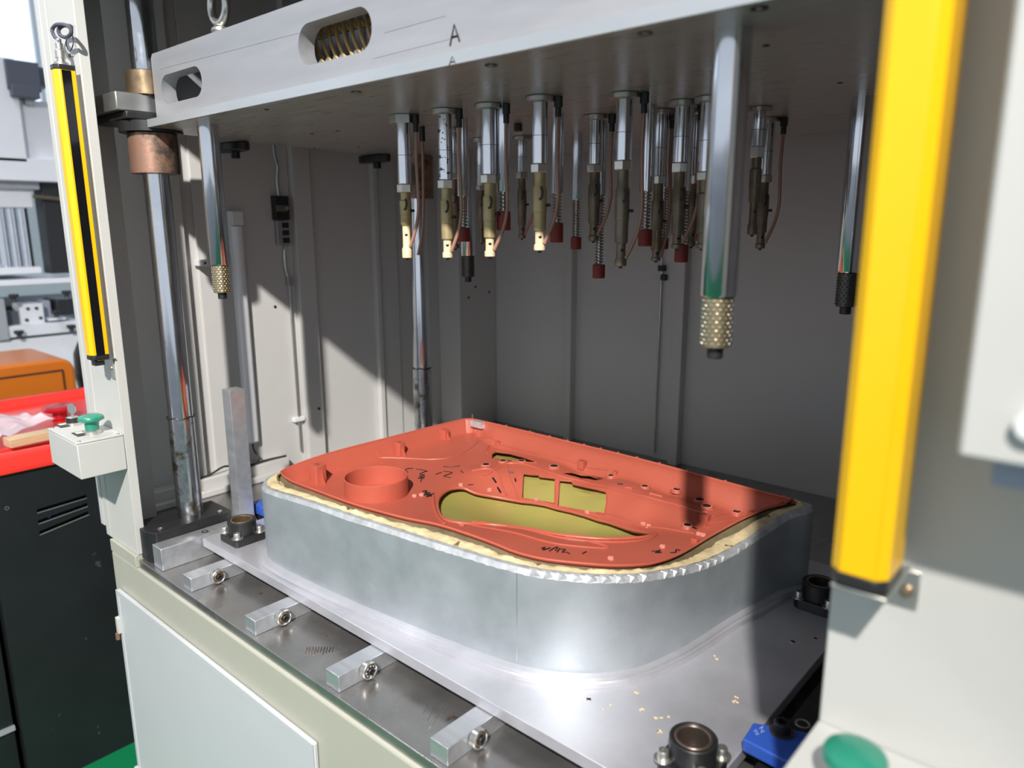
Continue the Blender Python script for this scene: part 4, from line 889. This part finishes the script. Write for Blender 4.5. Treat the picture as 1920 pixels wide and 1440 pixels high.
# ================================================================== INSIDE THE BAY, left wall and rear wall
led = thing('tube_light', 'switched off white LED tube light fixed on left inner wall', 'lamp', (XL+0.02, 0.885, 0.98))
obj('housing', bx(XL+0.0005, XL+0.012, 0.872, 0.904, 0.975, 1.535), 'white_plastic', led, bev=0.002)
obj('diffuser', MB().prism([(XL+0.012+0.011*math.sin(a), 0.888-0.0135*math.cos(a)) for a in [PI*i/12 for i in range(13)]], 0.982, 1.50), 'tube_white', led)
obj('end_cap', bx(XL+0.012, XL+0.022, 0.8745, 0.9015, 1.503, 1.534), 'white_plastic', led, bev=0.001)
obj('lead', MB().tube(catmull([(XL+0.006, 0.888, 0.975), (XL+0.008, 0.890, 0.955), (XL+0.02, 0.896, 0.94), (XL+0.028, 0.885, 0.930), (XL+0.028, 0.86, 0.928)], 6, False), 0.0022, 8), 'cable', led)
t = thing('wall_cable', 'black cable lying along the ledge of the left inner wall', 'cable', (XL+0.03, 0.8, 0.926))
obj('cable', MB().tube(catmull([(XL+0.028, 0.70, 0.9285), (XL+0.025, 0.76, 0.9285), (XL+0.03, 0.80, 0.942), (XL+0.03, 0.84, 0.9285), (XL+0.028, 0.90, 0.930), (XL+0.024, 0.93, 0.9285), (XL+0.028, 0.965, 0.9285)], 6, False), 0.0026, 8), 'cable', t)
obj('cable_tie', MB().ring((XL+0.026, 0.727, 0.9285), (XL+0.026, 0.732, 0.9285), 0.0034, 0.0027, 12), 'black_plastic', t)
br = thing('sensor_bracket', 'small white angle bracket on left wall behind left guide pin', 'bracket', (XL, 0.83, 1.42))
p = pX(384, 492, XL+0.03)
obj('plate', bx(XL+0.0005, XL+0.04, p.y-0.012, p.y+0.018, p.z-0.008, p.z+0.006), 'white_plastic', br, bev=0.001)
obj('screw', MB().lathe([(0.003, 0), (0, 0.0015)], (XL+0.04, p.y-0.004, p.z-0.001), (1, 0, 0), 10), 'black_steel', br)
lt = thing('door_latch', 'dark rotary latch with long steel rod on left inner panel', 'latch', (XL, 1.01, 0.95))
obj('latch_body', bx(XL+0.0005, XL+0.020, 0.988, 1.026, 1.515, 1.572), 'black_steel', lt, bev=0.0015)
obj('lever_plate', bx(XL+0.019, XL+0.024, 0.990, 1.018, 1.535, 1.550), 'dark_brass', lt, bev=0.001)
obj('lever_pivot', MB().cyl((XL+0.024, 1.014, 1.543), (XL+0.028, 1.014, 1.543), 0.0045, seg=14), 'steel', lt)
obj('lower_plate', bx(XL+0.0005, XL+0.014, 0.992, 1.026, 1.455, 1.514), 'steel', lt, bev=0.001)
for k in range(3): obj('window_slot', bx(XL+0.014, XL+0.0155, 1.006, 1.024, 1.460+k*0.018, 1.473+k*0.018), 'black_steel', lt)
obj('upper_strip', MB().tube(catmull([(XL+0.006, 1.008, 1.572), (XL+0.006, 1.006, 1.61), (XL+0.006, 1.010, 1.64), (XL+0.006, 1.004, 1.665), (XL+0.01, 1.000, 1.69)], 4, False), 0.0036, 6), 'steel', lt)
obj('lower_strip', MB().tube(catmull([(XL+0.006, 1.020, 1.455), (XL+0.006, 1.012, 1.44), (XL+0.006, 1.012, 1.40), (XL+0.006, 1.018, 1.375)], 4, False), 0.0034, 6), 'steel', lt)
obj('clamp', bx(XL+0.002, XL+0.014, 1.012, 1.026, 1.355, 1.376), 'steel', lt, bev=0.001)
obj('rod', MB().cyl((XL+0.008, 1.019, 1.36), (XL+0.008, 1.022, 0.925), 0.0030, seg=12), 'steel', lt)
obj('rod_guide', bx(XL+0.0005, XL+0.014, 1.005, 1.036, 1.005, 1.016), 'white_plastic', lt, bev=0.001)
YRr = YB-0.004
lr = thing('door_latch', 'thin steel latch rod with clamp on rear wall behind the plungers', 'latch', (-0.97, YRr, 0.9))
obj('rod', MB().cyl((-0.972, YRr-0.008, 1.40), (-0.972, YRr-0.008, 0.90), 0.0030, seg=10), 'steel', lr)
obj('clamp', bx(-0.980, -0.962, YRr-0.014, YRr-0.0005, 1.385, 1.400).box(-0.972, -0.958, YRr-0.013, YRr-0.001, 1.362, 1.377), 'black_steel', lr, bev=0.001)
obj('upper_strip', MB().tube(catmull([(-0.974, YRr-0.008, 1.40), (-0.974, YRr-0.008, 1.44), (-0.960, YRr-0.008, 1.465), (-0.957, YRr-0.008, 1.52), (-0.966, YRr-0.008, 1.60)], 4, False), 0.0026, 6), 'steel', lr)

# ================================================================== BACKGROUND, LEFT
XC = -2.117
bc = thing('black_cabinet', 'tall black metal cabinet with three vent slots, left of the press', 'cabinet', (-2.5, 1.0, 0))
mbc = MB()
v0 = [pX(u, v, XC) for u, v in ((72, 971), (163, 938), (68, 985), (163, 955))]
slots = []
for i in range(3):
    a = pX(69+2.5*i, 958+20.5*i, XC); b = pX(162+2*i, 930+15.5*i, XC); slots.append([(a.y, a.z-0.006), (b.y, b.z-0.006), (b.y, b.z+0.004), (a.y, a.z+0.004)])
mbc.prism_holes([(0.425, 0.0), (1.75, 0.0), (1.75, 0.896), (0.425, 0.896)], slots, XC-0.004, XC, lambda a, b, c: (c, a, b))
obj('side_panel', mbc, 'cabinet_black', bc, smooth=False)
obj('carcass', bx(-2.95, XC-0.02, 0.43, 1.745, 0.01, 0.890), 'cabinet_black', bc, bev=0.002)
for s in slots: obj('slot_lip', MB().tube([(XC+0.001, s[0][0], s[0][1]), (XC+0.001, s[1][0], s[1][1])], 0.0012, 6), 'steel', bc)
p = pX(94, 966, XC-0.012); obj('cable_tie', MB().tube([(XC-0.012, p.y-0.004, p.z-0.006), (XC-0.012, p.y+0.004, p.z+0.006)], 0.003, 6), 'strong_blue', bc)
p = pX(13, 953, XC); obj('screw_hole', MB().ring((XC, p.y, p.z), (XC+0.0006, p.y, p.z), 0.005, 0.0035, 12), 'steel', bc)
bc2 = thing('low_black_cabinet', 'black cabinet with grey ledge at the lower left edge', 'cabinet', (-2.5, 0.1, 0))
obj('carcass', bx(-2.95, -2.16, -0.2, 0.418, 0.0, 0.80), 'cabinet_black', bc2, bev=0.002)
p = pX(20, 1365, -2.16); obj('ledge', bx(-2.16, -2.15, -0.2, 0.418, p.z-0.006, p.z+0.006), 'grey_machine', bc2)
# red tray lid
ZT = 0.8965
tr = thing('red_tray', 'glossy red plastic tray lid on the black cabinet', 'tray', (-2.45, 0.8, ZT))
fb = pZ(0, 738, 0.96)
XT0, XT1, YT0, YT1 = -2.86, XC+0.012, 0.40, 1.20
def tray_loop(o, z): return [(*p, z) for p in rrect(XT0+o, XT1-o, YT0+o, YT1-o, 0.05, 8)]
Ls = [tray_loop(0, ZT), tray_loop(0.0, ZT+0.012), tray_loop(0.010, ZT+0.040), tray_loop(0.022, ZT+0.046), tray_loop(0.040, ZT+0.045), tray_loop(0.055, ZT+0.022), tray_loop(0.075, ZT+0.020)]
mb = MB(); n_ = len(Ls[0]); vs = [p for L in Ls for p in L]; fs = [(j*n_+k, j*n_+(k+1) % n_, (j+1)*n_+(k+1) % n_, (j+1)*n_+k) for j in range(len(Ls)-1) for k in range(n_)]
fs.append(tuple((len(Ls)-1)*n_+k for k in range(n_))); mb.add(vs, fs); obj('tray_body', mb, 'tray_red', tr)
obj('recess_rib', MB().tube([(XC-0.12, 0.48, ZT+0.024), (XC-0.12, 1.12, ZT+0.024)], 0.008, 8), 'tray_red', tr)
obj('recess_mound', MB().lathe([(0.07, 0), (0.06, 0.02), (0.035, 0.032), (0, 0.036)], (XC-0.20, 0.80, ZT+0.018), (0, 0, 1), 28), 'tray_red', tr)
p = pZ(112, 775, 0.935)
kn = obj('knob', MB().lathe([(0.030, 0), (0.022, 0.004), (0.021, 0.022), (0.042, 0.028), (0.046, 0.036), (0.040, 0.044), (0.015, 0.048), (0, 0.048)], (p.x, p.y, ZT+0.0205), (0, 0, 1), 32), 'knob_red', tr, label='dark red mushroom knob')
a = pZ(20, 838, ZT+0.05); b = pZ(95, 822, ZT+0.05); d = (b-a).normalized(); nrm = Vector((-d.y, d.x, 0)); b2 = b+d*0.06
ws = MB(); vs = [a-nrm*0.0, b2-nrm*0.0, b2+nrm*0.045, a+nrm*0.045]
ws.prism([(q.x, q.y) for q in vs], ZT+0.0462, ZT+0.068); obj('wood_strip', ws, 'wood', bev=0.001, label='short pale wooden strip lying on the red tray', cat='wood')
# crumpled clear plastic bag
bgm = MB(); nx, ny = 26, 16; vs = []; fs = []
for i in range(nx+1):
    for j in range(ny+1):
        s, t_ = i/nx, j/ny; x = -2.80+0.50*t_; y = 0.16+0.52*s*(0.8+0.2*t_); tap = 1-0.72*sst((s-0.45)/0.55)
        x = -2.46+(x+2.55)*tap
        z = ZT+0.052+0.045*tap*math.sin(PI*t_)+0.020*noise.noise(Vector((x*22, y*22, 0)))+0.008*noise.noise(Vector((x*60, y*60, 4)))
        vs.append((x, y, max(z, ZT+0.0475)))
for i in range(nx):
    for j in range(ny): k = i*(ny+1)+j; fs.append((k, k+1, k+ny+2, k+ny+1))
bgm.add(vs, fs); obj('plastic_bag', bgm, 'bag', label='crumpled clear plastic bag lying on the red tray', cat='bag')
# orange bin and black drum on a low bench
def rx(u0, v0, u1, v1, X):   # rectangle seen on a plane of constant x
    a = pX(u0, v0, X); b = pX(u1, v1, X); return min(a.y, b.y), max(a.y, b.y), min(a.z, b.z), max(a.z, b.z)
bench = thing('low_bench', 'low pale bench behind the black cabinet', 'bench', (-3.5, 1.2, 0))
obj('bench_top', bx(-4.0, -3.12, -0.6, 2.4, 0.66, 0.70), 'white_machine', bench, bev=0.003)
for a, b in ((-3.95, -0.5), (-3.17, -0.5), (-3.95, 2.3), (-3.17, 2.3)): obj('leg', bx(a-0.02, a+0.02, b-0.02, b+0.02, 0, 0.66), 'grey_machine', bench)
y0, y1, z0, z1 = rx(-60, 740, 138, 670, -3.2)
ob_ = thing('orange_case', 'orange plastic case with grooved lid behind the red tray', 'case', (-3.35, (y0+y1)/2, 0.70))
obj('case_body', MB().prism(rrect(y0, y1, 0.7005, z1, 0.05, 8), -3.6, -3.2, lambda a, b, c: (c, a, b)), 'orange', ob_, bev=0.012, seg=3)
zg = pX(70, 706, -3.2).z+0.012; yg = y1-0.045
obj('groove', MB().tube([(-3.198, y0+0.02, zg), (-3.198, yg, zg+0.001)], 0.004, 6).tube([(-3.198, yg, zg), (-3.198, yg, 0.72)], 0.004, 6), 'orange_dark', ob_)
p = pX(174, 695, -3.5); obj('black_drum', MB().lathe([(0.055, 0.0), (0.085, 0.05), (0.10, 0.16), (0.095, 0.26), (0.06, 0.34), (0, 0.37)], (-3.5, p.y+0.03, 0.7003), (0, 0, 1), 32), 'black_plastic', label='black rounded drum partly hidden behind the left post', cat='drum')
# the other white machine
XM = -4.3
wm = thing('white_machine', 'blurred white assembly machine in the background at far left', 'machine', (-4.7, 1.2, 0))
def wbox(n, u0, v0, u1, v1, X, d, m='white_machine', bev=0.004, label=None):
    y0, y1, z0, z1 = rx(u0, v0, u1, v1, X); return obj(n, bx(X-d, X, y0, y1, z0, z1), m, wm, bev=bev, label=label)
yb0, yb1, zb0_, zb1_ = rx(-200, 660, 260, 632, XM)
obj('base_cabinet', bx(XM-0.9, XM, yb0, yb1+0.3, 0.0, zb1_), 'white_machine', wm, bev=0.006)
wbox('work_table', -200, 632, 160, 620, XM+0.02, 0.7, 'hall_wall')
wbox('rear_screen', -200, 630, 200, 545, XM-0.55, 0.02, 'grey_machine')
wbox('top_beam', -200, 548, 137, 520, XM+0.04, 0.7)
wbox('glass_cover', -100, 520, 78, 500, XM+0.0, 0.5, 'white_machine')
wbox('side_frame', -6, 640, 8, 560, XM+0.03, 0.08, 'grey_machine')
wbox('crossbeam', -200, 330, 112, 300, XM+0.10, 0.5)
wbox('head_housing', 28, 300, 130, 196, XM+0.05, 0.4)
wbox('head_housing', -40, 300, 26, 110, XM+0.10, 0.4)
wbox('motor', 16, 166, 72, 118, XM+0.12, 0.2, 'motor_grey')
wbox('motor_flange', 24, 180, 74, 164, XM+0.14, 0.22, 'motor_grey')
wbox('motor_end', 72, 160, 92, 128, XM+0.08, 0.15, 'motor_grey')
wbox('motor_neck', 48, 196, 62, 180, XM+0.08, 0.1, 'steel')
wbox('cylinder_head', -60, 352, 72, 330, XM+0.05, 0.25, 'grey_machine')
wbox('cylinder_head', -60, 388, 58, 352, XM+0.02, 0.22, 'white_machine')
for u in (8, 28, 48):
    a = pX(u-4, 388, XM); b = pX(u+16, 505, XM); obj('piston_rod', MB().cyl((XM-0.08, b.y, b.z), (XM-0.08, b.y, a.z), 0.028, seg=20), 'chrome', wm)
a = pX(92, 335, XM); b = pX(112, 512, XM); y_, z0_, z1_ = (a.y+b.y)/2, b.z, a.z
obj('bellows', bx(XM-0.1, XM+0.02, y_-0.045, y_+0.045, z0_, z1_), 'black_plastic', wm, bev=0.003)
a = pX(62, 368, XM+0.05); b = pX(120, 374, XM+0.05); obj('pipe', MB().tube([a, b], 0.010, 10), 'dark_brass', wm)
# fixture parts on its work table
wbox('black_fixture', 5, 615, 42, 572, XM-0.15, 0.25, 'black_plastic')
wbox('black_slope_block', 15, 618, 48, 582, XM-0.05, 0.2, 'motor_grey')
wbox('silver_block', 42, 616, 80, 568, XM-0.02, 0.12, 'white_machine')
for u, v in ((52, 579), (68, 578), (50, 600), (76, 596)):
    p = pX(u, v, XM-0.02); obj('block_hole', MB().cyl((XM-0.02, p.y, p.z), (XM-0.013, p.y, p.z), 0.008, seg=12), 'black_plastic', wm)
wbox('blue_grey_rail', 82, 600, 94, 563, XM-0.1, 0.15, 'lilac_grey')
wbox('black_bellows', 109, 592, 136, 560, XM-0.05, 0.2, 'black_plastic')
wbox('small_clamp', 92, 602, 124, 595, XM+0.0, 0.1, 'white_machine')
wbox('dark_floor_plate', -20, 622, 160, 608, XM-0.08, 0.4, 'motor_grey')
for (u, v) in ((26, 559), (125, 552), (105, 589), (36, 627), (134, 616)):
    p = pX(u, v, XM+0.05); obj('clamp_knob', MB().lathe([(0.012, 0), (0.010, 0.012), (0.022, 0.022), (0.022, 0.034), (0, 0.036)], (XM+0.05, p.y, p.z-0.015), (0, 0, 1), 14), 'black_plastic', wm)
